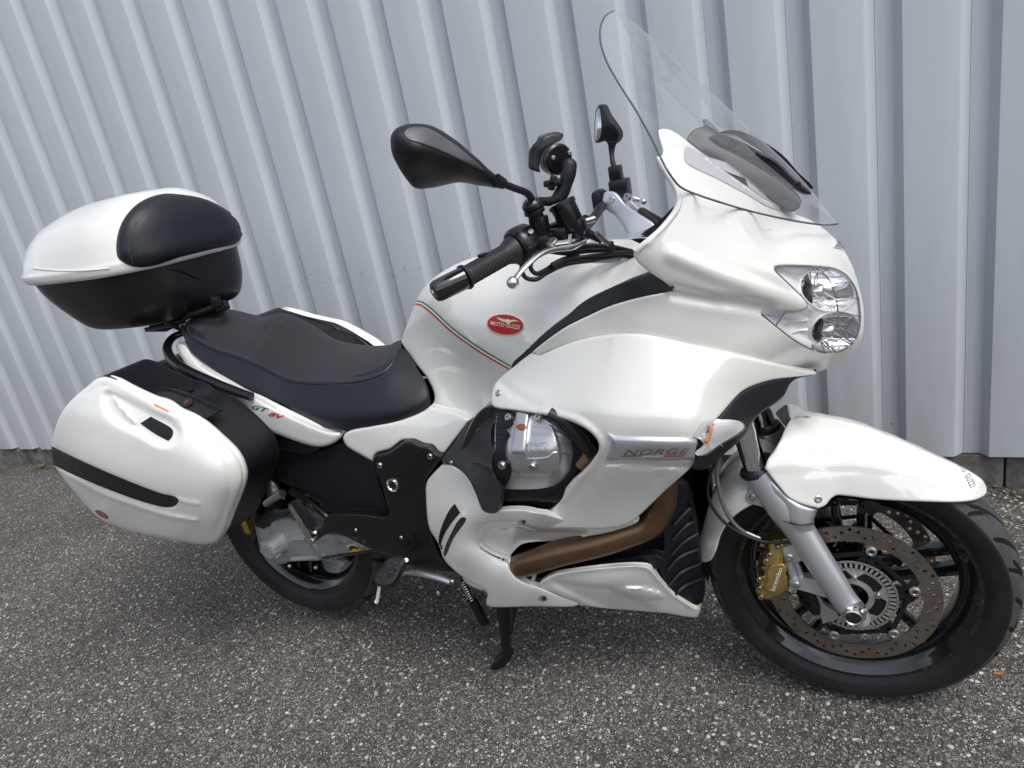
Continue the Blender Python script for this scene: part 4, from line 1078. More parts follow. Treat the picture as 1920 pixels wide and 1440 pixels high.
# folded passenger footrest
def bar(name, a, b, w, h, m_, parent, upv=(0, 0, 1), bev=0.003, r2=1.0):
    a = np.array(a); b = np.array(b); d = b-a; L = np.linalg.norm(d); d /= L; n_ = np.cross(d, upv); n_ /= np.linalg.norm(n_); q = np.cross(n_, d)
    R = np.stack([d, n_, q], 1); return MB().box((a+b)/2, (L, w, h), rot=R, bev=bev).build(name, m_, parent, 40)
pr = bar('passenger_footrest', P(548, 940, -.212), P(584, 1005, -.212), 0.026, 0.024, STEEL, moto, bev=.006)
bar('footrest_rubber', P(552, 938, -.222), P(588, 990, -.222), 0.014, 0.030, RUBB, pr, bev=.004)
for k in range(9):
    t = 0.08+k*0.1; c = P(555+(590-555)*t, 934+(986-934)*t, -.2305); bar('rubber_rib', c+np.array([-.005, 0, -.004]), c+np.array([.006, 0, .006]), .003, .002, RUBB, pr, bev=0)
bar('footrest_hinge', P(576, 1003, -.21), P(590, 1016, -.21), 0.02, 0.022, STEEL, pr, bev=.002)
# rider footrest
rf = MB(); A = P(748, 1052, -.225); B_ = P(722, 1092, -.315)
peg = shell('rider_footrest', [(730, 1045), (745, 1040), (760, 1044), (762, 1052), (755, 1065), (742, 1088), (732, 1098), (718, 1100), (705, 1096), (702, 1086), (706, 1072), (718, 1056)],
   [(745, 1042, -.245), (760, 1050, -.25), (740, 1085, -.30), (705, 1080, -.30), (718, 1097, -.315), (725, 1060, -.272)], RUBB, moto, t=0.02, rw=5, rd=0.010, step=3.5, tdir=(-.3, .6, -.7),
   feats=[ridge([(726, 1052), (752, 1058)], 1.6, .002), ridge([(723, 1057), (750, 1063)], 1.6, .002), ridge([(718, 1063), (731, 1072), (738, 1068), (744, 1074)], 2, .0025), ridge([(713, 1070), (726, 1080), (736, 1078), (741, 1082)], 2, .0025), ridge([(708, 1078), (720, 1090), (732, 1090)], 2, .0025), ridge([(728, 1047), (754, 1053)], 1.6, .002)])
PG = peg[0]
MB().cyl(P(762, 1050, -.24), P(762, 1050, -.247), .0058, n=18, bev=.001).build('peg_pin', POL, PG)
MB().tube([P(712, 1098, -.30), P(707, 1128, -.295)], 0.0042, n=12).ball(P(706, 1128, -.295), 0.0055).build('bank_sensor', WPR, PG)
# rear brake pedal with its toe peg
bp_ = MB().tube([P(750, 1075, -.20), P(770, 1073, -.225), P(800, 1078, -.235), P(828, 1085, -.240), P(845, 1092, -.243)], [.011, .0085, .0085, .009, .008], n=12, smoothn=5, flat=.8).build('brake_pedal', ALU, moto)
MB().tube([P(838, 1096, -.243), P(822, 1112, -.285)], 0.0088, n=14).build('pedal_rubber', RUBB, bp_)
MB().lathe([(0, -.001), (.0035, -.001), (.0055, 0), (.0055, .004)], P(821, 1113, -.286), P(838, 1096, -.243)-P(821, 1113, -.286), 16).build('pedal_peg_end', POL, bp_)
MB().lathe([(0, -.003), (.0035, -.003), (.006, 0), (.006, .004)], P(847, 1091, -.252), (0, 1, 0), 14).build('pedal_bolt', BOLT, bp_)

# ------------------------------------------------------------ rear wheel and final drive
def rear_wheel():
    o = (XR, 0, ZR); m = MB()
    pr = [(0.2235, -0.0770), (0.2300, -0.0770), (0.2310, -0.0745), (0.2290, -0.0720), (0.2180, -0.0700), (0.2150, -0.060), (0.2030, -0.045), (0.2010, 0.0), (0.2030, 0.045), (0.2150, 0.060), (0.2180, 0.0700),
          (0.2290, 0.0720), (0.2310, 0.0745), (0.2300, 0.0770), (0.2235, 0.0770), (0.2100, 0.0680), (0.1975, 0.052), (0.192, 0.042), (0.190, 0.02), (0.190, -0.02), (0.192, -0.042), (0.1975, -0.052), (0.2100, -0.0680)]
    m.lathe(pr, o, (0, 1, 0), 120, closed=True)
    m.lathe([(0.0, -0.06), (0.05, -0.06), (0.055, -0.03), (0.055, 0.03), (0.05, 0.06), (0.0, 0.06)], o, (0, 1, 0), 40)
    for k in range(5):
        a0 = 2*math.pi*k/5-1.9
        for s in (-1, 1):
            b0 = a0+s*0.22; b1 = a0+s*0.12; V = []
            for i in range(7):
                t = i/6; b = b0+(b1-b0)*t; r = 0.045+0.152*t; q = np.array([math.cos(b)*r, 0, ZR+math.sin(b)*r]); nn = np.array([-math.sin(b), 0, math.cos(b)]); wd = 0.013-0.004*t
                for (aa, bb) in ((-1, -.45), (-.5, -1), (.5, -1), (1, -.45), (1, .45), (.5, 1), (-.5, 1), (-1, .45)): V.append(q+nn*wd*aa+np.array([0, 0.024*bb-0.01, 0]))
            m.add(V, [(i*8+j, i*8+(j+1) % 8, (i+1)*8+(j+1) % 8, (i+1)*8+j) for i in range(6) for j in range(8)])
    w_ = m.build('rear_wheel', RIM, moto, 35); tyre('tyre', XR, ZR, 0.316, 0.090, 0.223, 0.0715, w_, True)
    MB().lathe([(0.09, -.0025), (0.141, -.0025), (0.141, .0025), (0.09, .0025)], (XR, 0.10, ZR), (0, 1, 0), 90, closed=True).build('brake_disc', DISC, w_)
rear_wheel()
drive = shell('final_drive', [(478, 975), (500, 976), (520, 972), (545, 970), (570, 985), (600, 998), (640, 1000), (690, 1020), (712, 1031), (690, 1036), (640, 1044), (618, 1048), (585, 1052), (560, 1048), (546, 1052), (530, 1058), (512, 1052), (490, 1030), (482, 1005)],
   [(480, 978, -.135), (545, 975, -.12), (500, 1020, -.155), (560, 1010, -.150), (600, 1030, -.155), (640, 1020, -.145), (705, 1030, -.125), (550, 1045, -.14), (515, 1050, -.14), (640, 1042, -.14)], DRIV, moto, t=0.07, rw=6, rd=0.02, mirror=False, step=5,
   feats=[ridge([(530, 1020), (560, 1012), (620, 1015), (680, 1025)], 4, 0.005), ridge([(515, 1000), (545, 990), (560, 985)], 4, 0.005), ridge([(585, 1020), (600, 1040), (615, 1047)], 4, .006), ridge([(510, 975), (512, 1000)], 3, .004)])
o_ = P(500, 1035, -.194); c_ = o_+np.array([0.012, 0.06, 0.01])
hub = MB().lathe([(0, 0.0), (.0215, 0.0), (.0225, .0015), (.0245, .0015), (.0265, .003), (.0290, .010), (.0300, .03), (.036, .045), (.042, .08)], o_, (0, 1, 0), 40).build('drive_hub_cap', DRIV, drive, 30)
m = MB()
for k in range(6):
    a = 2*math.pi*k/6+.3; m.box(o_+np.array([.030*math.cos(a), .016, .030*math.sin(a)]), (.006, .02, .006), rot=np.array([[math.cos(a), 0, -math.sin(a)], [0, 1, 0], [math.sin(a), 0, math.cos(a)]]), bev=.001)
m.build('cap_lug', DRIV, hub)
GEO['hubface'] = (np.array([o_+np.array(q) for q in ((-.03, 0, -.03), (.03, 0, -.03), (.03, 0, .03), (-.03, 0, .03))]), np.array([(0, 1, 2), (0, 2, 3)]))
lettering('cap_lettering', 'CARC', (488, 1037), (511, 1033), (-.5, -9), ['hubface'], DRIV, hub, h=0.0012, t=0.001, bold=.01)
MB().tube([P(548, 1048, -.15), P(600, 1045, -.15)], 0.0075, n=12).build('torque_rod', DRIV, drive)
MB().tube([P(605, 1046, -.16), P(640, 1040, -.16), P(700, 1032, -.15)], 0.003, n=8).build('brake_line', RUBB, drive)
for u, v in ((543, 1061), (592, 1064)): MB().ball(P(u, v, -.13), .006, n=12).build('drain_plug', ALU, drive)
MB().lathe([(.030, 0), (.048, .01), (.046, .016), (.052, .022), (.050, .028), (.056, .034), (.054, .040), (.058, .05), (.05, .07)], P(508, 985, -.09), P(512, 940, -.09)-P(508, 985, -.09), 32).build('drive_boot', RUBB, drive)
MB().tube([P(519, 900, -.14), P(508, 893, -.14), P(496, 882, -.14)], .010, n=12).build('cable_end', BLK, drive)
MB().tube([P(530, 925, -.12), P(512, 935, -.11), P(500, 945, -.11)], .012, n=12).build('shock_mount', ALU, drive)
MB().box(P(465, 985, -.06), (.03, .03, .05), bev=.006).build('rear_caliper', GOLD, moto)
GEO['drv'] = GEO['final_drive']
sticker = decal('oil_sticker', [(649, 1022, 1), (668, 1019, 1), (679, 1035, 1), (659, 1038, 1)], ['final_drive'], YEL, drive, h=.0006, step=4)
decal('oil_sticker_top', [(649, 1022, 1), (668, 1019, 1), (671, 1023.5, 1), (652, 1026.5, 1)], ['final_drive'], WPR, drive, h=.0011, step=4)
decal('oil_sticker_mark', [(655, 1024), (661, 1022), (668, 1024), (673, 1026), (671, 1030), (666, 1028), (660, 1030), (657, 1033), (654, 1029)], ['final_drive'], BLKG, drive, h=.0015, step=3)

# ------------------------------------------------------------ grab rail
gr = MB().tube([P(350, 622, -.04), P(325, 632, -.07), P(314, 648, -.10), P(318, 668, -.13), P(345, 692, -.165), P(395, 715, -.185), P(440, 733, -.195), P(472, 744, -.20)], [.011, .013, .015, .0145, .0145, .013, .012, .011], n=14, smoothn=6, flat=.75).build('grab_rail', BLKS, moto, 60, mirror=True)

# ------------------------------------------------------------ top case
def tcring(z, xr, xf, hw, e=3.2, dz=0.0, n=72, hwr=None):
    out = []; hwr = hwr or hw*0.82
    for k in range(n):
        a = 2*math.pi*k/n; c, s = math.cos(a), math.sin(a)
        X = abs(c)**(2/e)*np.sign(c); Y = abs(s)**(2/e)*np.sign(s)
        x = (xr+xf)/2+X*(xf-xr)/2; tt = (x-xr)/(xf-xr); y = Y*(hwr+(hw-hwr)*tt**0.7)
        out.append((x, y, z+dz*tt))
    return out
def loft_rings(name, rings, mat_, parent, capb=False, capt=True, smooth=40, sub=4):
    A = np.array(rings); r, n = A.shape[:2]
    B2 = np.stack([crom([(tuple(A[i, k]), False) for i in range(r)], n=sub) for k in range(n)], 1) if sub else A
    r = len(B2); V = B2.reshape(-1, 3)
    F = [(i*n+k, i*n+(k+1) % n, (i+1)*n+(k+1) % n, (i+1)*n+k) for i in range(r-1) for k in range(n)]
    m = MB(); m.v = [tuple(q) for q in V]; m.f = F
    if capt: m.v.append(tuple(V[-n:].mean(0))); m.f += [((r-1)*n+k, (r-1)*n+(k+1) % n, r*n) for k in range(n)]
    if capb: m.v.append(tuple(V[:n].mean(0))); m.f += [((k+1) % n, k, len(m.v)-1) for k in range(n)]
    return m.build(name, mat_, parent, smooth)
tc = loft_rings('top_case', [tcring(1.030, -.42, -.17, .14), tcring(1.022, -.47, -.14, .165), tcring(1.035, -.52, -.12, .190), tcring(1.09, -.585, -.100, .215, dz=-.004), tcring(1.15, -.645, -.094, .228, dz=-.008), tcring(1.190, -.665, -.092,   .232, dz=-.012)], BLKS, moto, capb=True, sub=4)
lid = loft_rings('case_lid', [tcring(1.184, -.678, -.090, .244, dz=-.014), tcring(1.191, -.686, -.083, .250, dz=-.014), tcring(1.208, -.688, -.080, .252, dz=-.012), tcring(1.216, -.680, -.081, .248, dz=-.010), tcring(1.235, -.672, -.084, .242, dz=-.006), tcring(1.275, -.640, -.092, .226, dz=0), tcring(1.312, -.590, -.108, .198, dz=.0), tcring(1.342, -.52, -.135, .150, dz=.0), tcring(1.362, -.43, -.17, .10, dz=.0), tcring(1.368, -.37, -.22, .05, dz=.0)], PAINT, tc, sub=5)
# passenger backrest pad on the front of the lid
pad_o = [(218, 470), (219, 448), (227, 420), (243, 396), (265, 378), (300, 366), (340, 367), (385, 376), (425, 397), (443, 413), (451, 430), (452, 442), (445, 455), (400, 467), (340, 482), (285, 499), (255, 501), (232, 493), (221, 483)]
pad = decal('backrest_pad', pad_o, ['case_lid'], VIN, lid, h=0.026, t=0.02, step=6, rw=24, rd=0.024, avg=True, feats=[ridge([(246, 488), (241, 470), (243, 445), (256, 415), (280, 388), (310, 374)], 4, -0.003)])
line_on('stitching', [(249, 492), (243, 470), (245, 446), (258, 417), (282, 390), (312, 375)], 0.0007, STITCH, pad, ['backrest_pad'], .001, ds=2.4, dash=1)
decal('lid_badge', [(216, 359), (232, 355), (243, 356), (228, 360)], ['case_lid'], REDR, lid, h=.001, step=4)
for pts in ([(62, 503), (110, 507), (160, 507), (205, 503)],): line_on('lid_bead', pts, .0035, PAINT, lid, ['case_lid'], -.001)
sq('carry_recess', [(309, 505), (320, 500), (350, 492), (392, 480), (400, 480), (398, 488), (385, 508), (376, 522), (368, 523), (345, 512), (325, 506)], -.15, BLK, moto, mirror=False) if False else decal('case_recess', [(309, 505), (320, 499), (355, 490), (394, 478), (400, 481), (396, 492), (385, 508), (376, 522), (368, 523), (345, 512), (325, 507)], ['top_case'], BLK, tc, h=0.004, t=.004, rw=3, rd=.002, step=4)
# mounting plate and brackets under the case
cb = MB()
cb.plate([P(270, 615, -.06), P(300, 606, -.08), P(345, 590, -.08), P(420, 568, -.03), P(418, 575, .06), P(340, 600, .07), P(310, 615, .02)], (0, 0, -.012))
cb.tube([P(285, 612, -.09), P(325, 606, -.09), P(345, 600, -.06)], .010, n=10).tube([P(345, 595, -.08), P(385, 582, -.07), P(422, 568, -.05)], .009, n=10)
cb.box(P(316, 598, -.10), (.025, .02, .03), bev=.004).box(P(404, 566, -.07), (.025, .02, .03), bev=.004).box(P(416, 574, -.05), (.03, .03, .025), bev=.004)
cb.tube([P(320, 606, -.08), P(335, 612, -.06), P(352, 622, -.05)], .011, n=10)
cbo = cb.build('case_bracket', BLKS, moto); cbo['kind'] = 'part' if False else ''
del cbo['kind']
MB().cyl(P(340, 613, -.075), P(340, 607, -.075), .0065, n=16, bev=.001).build('bracket_bolt', BOLT, cbo)

# ------------------------------------------------------------ panniers
PO = [(102, 872), (97, 850), (97, 833), (106, 795), (125, 760), (149, 736), (163, 725), (178, 712), (195, 706), (215, 711), (250, 729), (290, 747), (305, 751), (318, 757), (333, 768), (371, 786), (412, 820), (440, 848), (453, 872), (457, 896), (450, 922), (434, 963), (420, 998), (408, 1014), (385, 1021), (350, 1017), (304, 1009), (236, 993), (195, 977), (168, 955), (136, 918), (114, 890)]
PD = [(97, 840, -.335), (125, 760, -.345), (178, 712, -.345), (250, 730, -.350), (305, 752, -.358), (371, 786, -.352), (430, 838, -.347), (457, 896, -.342), (434, 963, -.338), (408, 1014, -.338), (350, 1016, -.345), (236, 992, -.345), (168, 953, -.342), (114, 888, -.338),
      (150, 775, -.372), (215, 770, -.380), (300, 800, -.388), (370, 830, -.385), (420, 870, -.375), (128, 840, -.375), (180, 815, -.392), (250, 845, -.402), (320, 870, -.404), (390, 900, -.396), (430, 920, -.372), (130, 890, -.372), (190, 920, -.392), (260, 940, -.398), (340, 955, -.396), (400, 975, -.378), (250, 985, -.365), (340, 1003, -.370), (190, 960, -.366)]
HOLE = [(265, 790, 1), (278, 778, 1), (323, 802, 1), (325, 808), (322, 820), (314, 827, 1), (290, 816)]
pan = shell('pannier_lid', PO, PD, SATIN, moto, t=0.014, rw=7, rd=0.010, step=5, lam=.015, feats=[
    ridge([(165, 738), (180, 727), (200, 724), (290, 772), (370, 812), (410, 850), (428, 885), (431, 915), (418, 965), (402, 1010)], 5, -0.0022),
    region([(200, 735), (225, 742), (290, 775), (325, 792), (338, 808), (335, 822), (318, 834), (296, 832), (262, 812), (225, 795), (200, 775), (195, 755)], -0.011, 16),
    ridge([(214, 748), (232, 770), (250, 790)], 8, 0.006),
    fold((110, 762), (400, 880), 0.00012, -1),
    ridge([(112, 882), (180, 920), (260, 950), (320, 968), (368, 976)], 7, 0.005), ridge([(330, 935), (352, 942), (372, 944)], 6, 0.003),
    region([(98, 838), (150, 862), (220, 893), (300, 924), (330, 932), (335, 938), (330, 948), (318, 950), (280, 943), (200, 915), (130, 885), (98, 868)], -0.003, 3)])
PL = pan[0]
body = shell('pannier_body', [(u+3, v-2) for u, v in PO], [(u+3, v-2, -.325) for u, v, y in PD[:14]], BLK, moto, t=0.118, rw=4, rd=.006, step=14, mirror=True, tdir=(0.03, 1, 0.02))
for o in body: o.parent = moto
PB = body[0]
decal('side_strip', [(97, 836, 1), (150, 862), (220, 893), (300, 924), (330, 932), (335, 938), (331, 946), (318, 951), (280, 944), (200, 916), (130, 886), (102, 872, 1), (97, 850)], ['pannier_lid'], BLK, PL, h=.0025, rw=3, rd=.002, step=5, mirror=False)
decal('handle_opening', [(263, 794, 1), (283, 781, 1), (322, 803), (325, 808), (323, 819), (316, 827, 1), (290, 813)], ['pannier_lid'], BLK, PL, h=.0006, step=5)
decal('pannier_badge', [(178, 957), (185, 956), (199, 964), (204, 971), (202, 973), (192, 970), (182, 963)], ['pannier_lid'], REDR, PL, h=.0012, step=3, rw=1.5, rd=.0006)
for a_, b_, c_, d_, m_, n_ in (((290, 757), (317, 770), (316, 773), (289, 760), ORG, 'warning_print'), ((286, 763), (313, 776), (309, 779), (282, 766), WPR, 'warning_label')):
    decal(n_, [(*a_, 1), (*b_, 1), (*c_, 1), (*d_, 1)], ['pannier_lid'], m_, PL, h=.0008, step=6, mirror=True)
# body top: lock block and hinge cover
sq('lock_cover', [(292, 737), (310, 732), (345, 742), (400, 768), (408, 772), (385, 785), (370, 782), (330, 764), (305, 749)], [(300, 738, -.318), (345, 745, -.300), (405, 771, -.310), (340, 765, -.326), (380, 783, -.327)], BLK, PB, t=.02, rw=3, rd=.004, mirror=False)
sq('body_top', [(203, 709), (225, 702), (262, 702), (275, 706), (305, 722), (345, 738), (330, 742), (305, 733), (292, 740), (250, 728)], [(205, 709, -.312), (262, 703, -.25), (300, 722, -.27), (292, 738, -.312), (345, 738, -.282), (225, 703, -.28)], BLK, PB, t=.03, rw=3, rd=.005, mirror=False)
MB().lathe([(0, 0), (.006, 0), (.008, .001), (.0115, .001), (.013, -.001)], P(351, 754, -.312), (.2, -.6, .75), 24).build('lock_barrel', RUBB, PB)
MB().lathe([(0, 0.0012), (.005, 0.0012)], P(351, 754, -.313), (.2, -.6, .75), 16).build('lock_mark', mat('dull_red_mark', (.12, .012, .015), .5), PB)
# rails that hold the case
hr = MB().tube([P(335, 690, -.12), P(350, 745, -.17), P(372, 760, -.20), P(430, 795, -.22), P(490, 815, -.22), P(500, 850, -.20)], .009, n=8).tube([P(345, 690, -.13), P(372, 735, -.20), P(385, 752, -.23)], .012, n=8)
hr.build('pannier_rail', BLKS, moto, mirror=True)
sq('pannier_mount', [(332, 690), (345, 693), (372, 720), (385, 745), (375, 755), (355, 745), (335, 735), (328, 715)], -.155, BLK, moto, t=.02)

# ------------------------------------------------------------ tank
TL = [(776, 575), (786, 553), (802, 531), (830, 509), (872, 488), (940, 472), (1010, 460), (1080, 452), (1180, 448)]
TE = [(786, 578, -.03), (806, 572, -.062), (836, 572, -.10), (870, 570, -.125), (915, 560, -.14), (985, 548, -.150), (1050, 535, -.153), (1110, 522, -.150), (1200, 505, -.140)]
tank = shell('fuel_tank', [(752, 641, 1), (762, 612), (776, 575), (786, 553), (802, 531), (830, 509), (872, 488), (940, 472), (1010, 460), (1080, 452), (1180, 448, 1), (1215, 470), (1225, 515, 1), (1120, 560), (1040, 610), (985, 665), (962, 695), (935, 725), (928, 765, 1), (905, 770), (893, 780), (882, 788, 1), (850, 778), (808, 765, 1), (815, 745), (803, 712), (778, 680)],
    [(752, 641, 0), (762, 612, 0)]+[(u, v, 0) for u, v in TL]+TE+fan(TL, TE)+[(822, 594, -.095), (855, 622, -.135), (885, 645, -.155), (920, 668, -.168), (955, 692, -.176), (950, 615, -.168), (1000, 600, -.172), (900, 600, -.150), (1060, 565, -.168),
     (786, 600, -.035), (812, 622, -.075), (845, 652, -.103), (880, 680, -.125), (912, 700, -.142), (770, 640, -.03), (790, 665, -.062), (820, 695, -.095), (855, 722, -.112), (890, 745, -.128), (925, 745, -.150), (808, 735, -.105), (812, 762, -.125), (850, 775, -.130), (882, 786, -.138), (925, 765, -.155), (765, 660, -.035)],
    PAINT, moto, t=0.004, rw=4, rd=.004, step=6, center=True, limb=[(752, 641), (762, 612)]+TL, lam=.05)
TK = ['fuel_tank']
def strip(name, line, w, m_, targets, parent, h=.0007, ds=4):
    L = curve2(line, closed=False, ds=ds); t = np.gradient(L, axis=0); t /= np.linalg.norm(t, axis=1)[:, None]; n_ = np.c_[-t[:, 1], t[:, 0]]
    V = []; 
    for a, b in zip(L+n_*w/2, L-n_*w/2):
        for q in (a, b): X, N = cast(targets, *q); V.append(X+N*h)
    k = len(L); return link(name, V, [(2*i, 2*i+1, 2*i+3, 2*i+2) for i in range(k-1)], m_, parent, 60)
SL = [(780, 567), (790, 569), (806, 580), (850, 620), (900, 656), (956, 689)]
strip('stripe_green', [(u+1.5, v-2.5) for u, v in SL], 3.0, GRN, TK, tank); strip('stripe_white', SL, 2.6, WPR, TK, tank, .0006); strip('stripe_red', [(u-1.8, v+2.6) for u, v in SL], 3.0, REDP, TK, tank)
def ell(cx, cy, a, b, rot, n=28):
    c, s = math.cos(rot), math.sin(rot); return [(cx+a*math.cos(q)*c-b*math.sin(q)*s, cy+a*math.cos(q)*s+b*math.sin(q)*c) for q in np.linspace(0, 2*math.pi, n, endpoint=False)]
bd = decal('tank_badge', ell(948.5, 608.5, 36.5, 21, .10), TK, CREAM, tank, h=.0016, t=.0016, step=6, rw=2, rd=.0006)
be = decal('badge_enamel', ell(948.5, 608.5, 34, 18.6, .10), TK, RED, bd, h=.0021, step=6)
lettering('badge_lettering', 'MOTO GUZZI', (920, 608.5), (974, 617.5), (.8, -7.0), ['badge_enamel'], CREAM, bd, h=.0005, bold=.012)
decal('badge_eagle', [(931, 595), (940, 597), (948, 599), (953, 598), (956, 600), (964, 599.5), (973, 602.5), (964, 602.5), (958, 604), (955, 607), (951, 606.5), (948, 604), (941, 602)], ['badge_enamel'], CREAM, bd, h=.0005, step=3, ds=2)
gc = P(1062, 462, 0.0); 
MB().lathe([(0, .006), (.03, .006), (.034, .003), (.046, .002), (.050, -.004)], P(1105, 456, .0)+np.array([0, 0, -.002]), (-.12, 0, 1), 36).build('filler_cap', SILV, tank)

# ------------------------------------------------------------ nose fairing
NL = [(1484, 399), (1522, 414), (1556, 438), (1582, 468), (1600, 503), (1613, 545), (1620, 590), (1616, 632), (1598, 662), (1566, 686), (1530, 698)]
nose_o = [(1235, 244), (1250, 242), (1268, 250), (1300, 275), (1350, 315), (1400, 350), (1445, 380), (1484, 399, 1), (1522, 414), (1556, 438), (1582, 468), (1600, 503), (1613, 545), (1620, 590), (1616, 632), (1598, 662), (1566, 686), (1530, 698, 1), (1508, 693), (1450, 681), (1380, 664), (1300, 646), (1245, 633), (1200, 625), (1150, 627), (1100, 634), (1060, 645), (1010, 666, 1), (998, 660, 1), (1020, 642), (1060, 614), (1100, 594), (1140, 576), (1185, 562), (1262, 545, 1), (1250, 532), (1215, 508), (1192, 487), (1188, 474), (1205, 460), (1240, 430), (1270, 392), (1274, 372), (1264, 350), (1244, 320), (1230, 294, 1), (1240, 292), (1243, 285), (1237, 262)]
nd = [(u, v, 0) for u, v in NL]+[(1235, 246, -.215), (1300, 275, -.175), (1350, 315, -.15), (1400, 350, -.12), (1445, 380, -.07), (1232, 294, -.232), (1255, 330, -.236), (1275, 370, -.240), (1245, 428, -.262), (1205, 462, -.285), (1190, 477, -.290), (1215, 508, -.275), (1262, 543, -.258), (1185, 562, -.243), (1100, 594, -.222), (1010, 660, -.205), (1060, 640, -.225), (1100, 630, -.240),
      (1200, 600, -.262), (1200, 624, -.268), (1300, 645, -.242), (1380, 663, -.205), (1450, 680, -.150), (1505, 692, -.075),
      (1300, 330, -.215), (1350, 365, -.200), (1420, 398, -.165), (1490, 425, -.115), (1540, 450, -.075), (1575, 485, -.055),
      (1275, 420, -.246), (1330, 440, -.225), (1400, 460, -.185), (1460, 478, -.142), (1530, 492, -.092), (1270, 480, -.268), (1330, 510, -.248), (1400, 525, -.208), (1450, 535, -.172), (1270, 520, -.268), (1350, 550, -.240), (1420, 560, -.198), (1505, 578, -.125),
      (1280, 560, -.245), (1340, 580, -.222), (1400, 590, -.185), (1430, 592, -.165), (1300, 610, -.240), (1380, 635, -.200), (1440, 640, -.165), (1480, 655, -.128), (1520, 675, -.085), (1560, 678, -.045),
      (1560, 520, -.092), (1590, 540, -.068), (1604, 590, -.055), (1590, 640, -.06), (1550, 600, -.110), (1540, 650, -.098), (1500, 620, -.130)]
HLO = [(1452, 501), (1462, 498), (1500, 498), (1545, 500), (1572, 506), (1594, 522), (1608, 548), (1614, 585), (1612, 618), (1602, 640), (1582, 656), (1556, 662), (1525, 656), (1490, 638), (1458, 614), (1432, 592), (1427, 586), (1436, 583), (1480, 583), (1505, 581), (1513, 576), (1510, 566), (1492, 545), (1470, 524), (1454, 508)]
nose = shell('nose_fairing', nose_o, nd, PAINT, moto, t=0.004, holes=[HLO], rw=4, rd=.003, step=6, center=True, limb=NL, lam=.10, feats=[
    ridge([(1262, 478), (1300, 495), (1400, 535), (1500, 572)], 26, .006), ridge([(1262, 548), (1330, 562), (1400, 572), (1440, 580)], 20, -.008), ridge([(1248, 330), (1262, 372), (1250, 410), (1215, 455)], 12, .004)])
NS = ['nose_fairing']
# rim of the fairing edge that faces the rider
LPX = curve2([(1235, 300), (1251, 326), (1267, 352), (1273, 372), (1269, 392), (1240, 430), (1208, 458), (1194, 470)], closed=False, ds=6)
MB().tube([P(q[0], q[1], float(TPS(nd, lam=.10)([q])[0])+.002) for q in LPX], .0055, n=10).build('fairing_lip', PAINT, nose, 70, mirror=True)
decal('screen_recess', [(1286, 276), (1310, 286), (1350, 312), (1400, 347), (1440, 374), (1474, 397), (1440, 388), (1400, 365), (1350, 338), (1290, 308), (1284, 300)], NS, mat('grey_screen_base', (.40, .39, .42), .35), nose, h=.0012, step=6, mirror=True)
# headlight: bowls behind a clear cover
GEO['nose_full'] = GEO['nose_fairing']
hn = TPS(nd, lam=.10)
frame_o = curve2(HLO)
UB, LB = ell(1551, 544, 53, 39, .32, 40), ell(1566, 621, 47, 37, -.25, 40)
def fdep(q):
    q = np.atleast_2d(q); return np.minimum(hn(q)+0.012+0.020*sstep(sdist(frame_o, q)/20), -0.004)
hl = shell('headlight', HLO, fdep, REFG, moto, t=.003, rw=0, step=4, mirror=True, holes=[UB, LB], ds=4)
H0 = hl[0]
def bowl(name, E, depth, parent, axv):
    """dished mirror behind an opening, with a bulb shield standing in it"""
    axv = np.array(axv)/np.linalg.norm(axv); E = np.array(E); rim = P(E[:, 0], E[:, 1], fdep(E)); c0 = rim.mean(0); m = MB(); n = len(E)
    prof_ = ((1.0, 0), (.985, .2), (.93, .5), (.82, .74), (.66, .88), (.45, .97), (.2, 1.0))
    for f_, d_ in prof_:
        r = c0+(rim-c0)*f_+axv*depth*d_; r[:, 1] = np.minimum(r[:, 1], -.003); m.v += [tuple(q) for q in r]
    m.f = [(i*n+k, i*n+(k+1) % n, (i+1)*n+(k+1) % n, (i+1)*n+k) for i in range(6) for k in range(n)]+[tuple(6*n+k for k in range(n))]
    o = m.build(name, REFL, parent, 60)
    MB().tube(list(rim)+[rim[0]], .0022, n=8, cap=False).build('bowl_rim', REFG, o)
    b = c0+axv*depth*.8
    MB().lathe([(0, 0), (.012, .001), (.015, .006), (.014, .02), (.010, .03)], b-axv*.034, axv, 24).build('bulb_shield', REFL, o)
    MB().lathe([(.015, 0), (.022, -.004), (.023, 0.0), (.016, .006)], b-axv*.008, axv, 24, closed=True).build('bulb_ring', GRYP, o)
    # stepped facets in the upper and outer part of the bowl
    m = MB()
    for k in range(5):
        q = E[(22+k*2) % n], E[(8-k*2) % n]; a_ = c0+(P(*q[0], float(fdep(q[0])[0]))-c0)*.9+axv*depth*.5; b_ = c0+(P(*q[1], float(fdep(q[1])[0]))-c0)*.9+axv*depth*.5
        m.tube([a_, (a_+b_)/2+axv*depth*.35, b_], .0012, n=6)
    m.build('bowl_steps', REFG, o)['kind'] = 'stuff'
    return o
bowl('upper_reflector', UB, .050, H0, (-.97, .12, -.05))
bowl('lower_reflector', LB, .045, H0, (-.97, .12, .10))
for e in ([(1436, 588), (1460, 590), (1490, 588)], [(1470, 608), (1495, 602), (1516, 600)], [(1485, 624), (1500, 620), (1514, 618)]):
    MB().tube([P(u, v, float(fdep([(u, v)])[0])-.002) for u, v in e], .003, n=8, smoothn=4, flat=.4).build('reflector_fin', REFL, H0)
lens = shell('headlight_lens', HLO, lambda q: hn(q)-.0015, LENS, moto, t=0, rw=4, rd=.003, step=6, mirror=True)
for o in lens: o.parent = nose
line_on('lens_seal', HLO+[HLO[0]], .0014, mat('grey_seal', (.16, .155, .17), .4), H0, ['headlight_lens'], 0.0, ds=4, mirror=False)
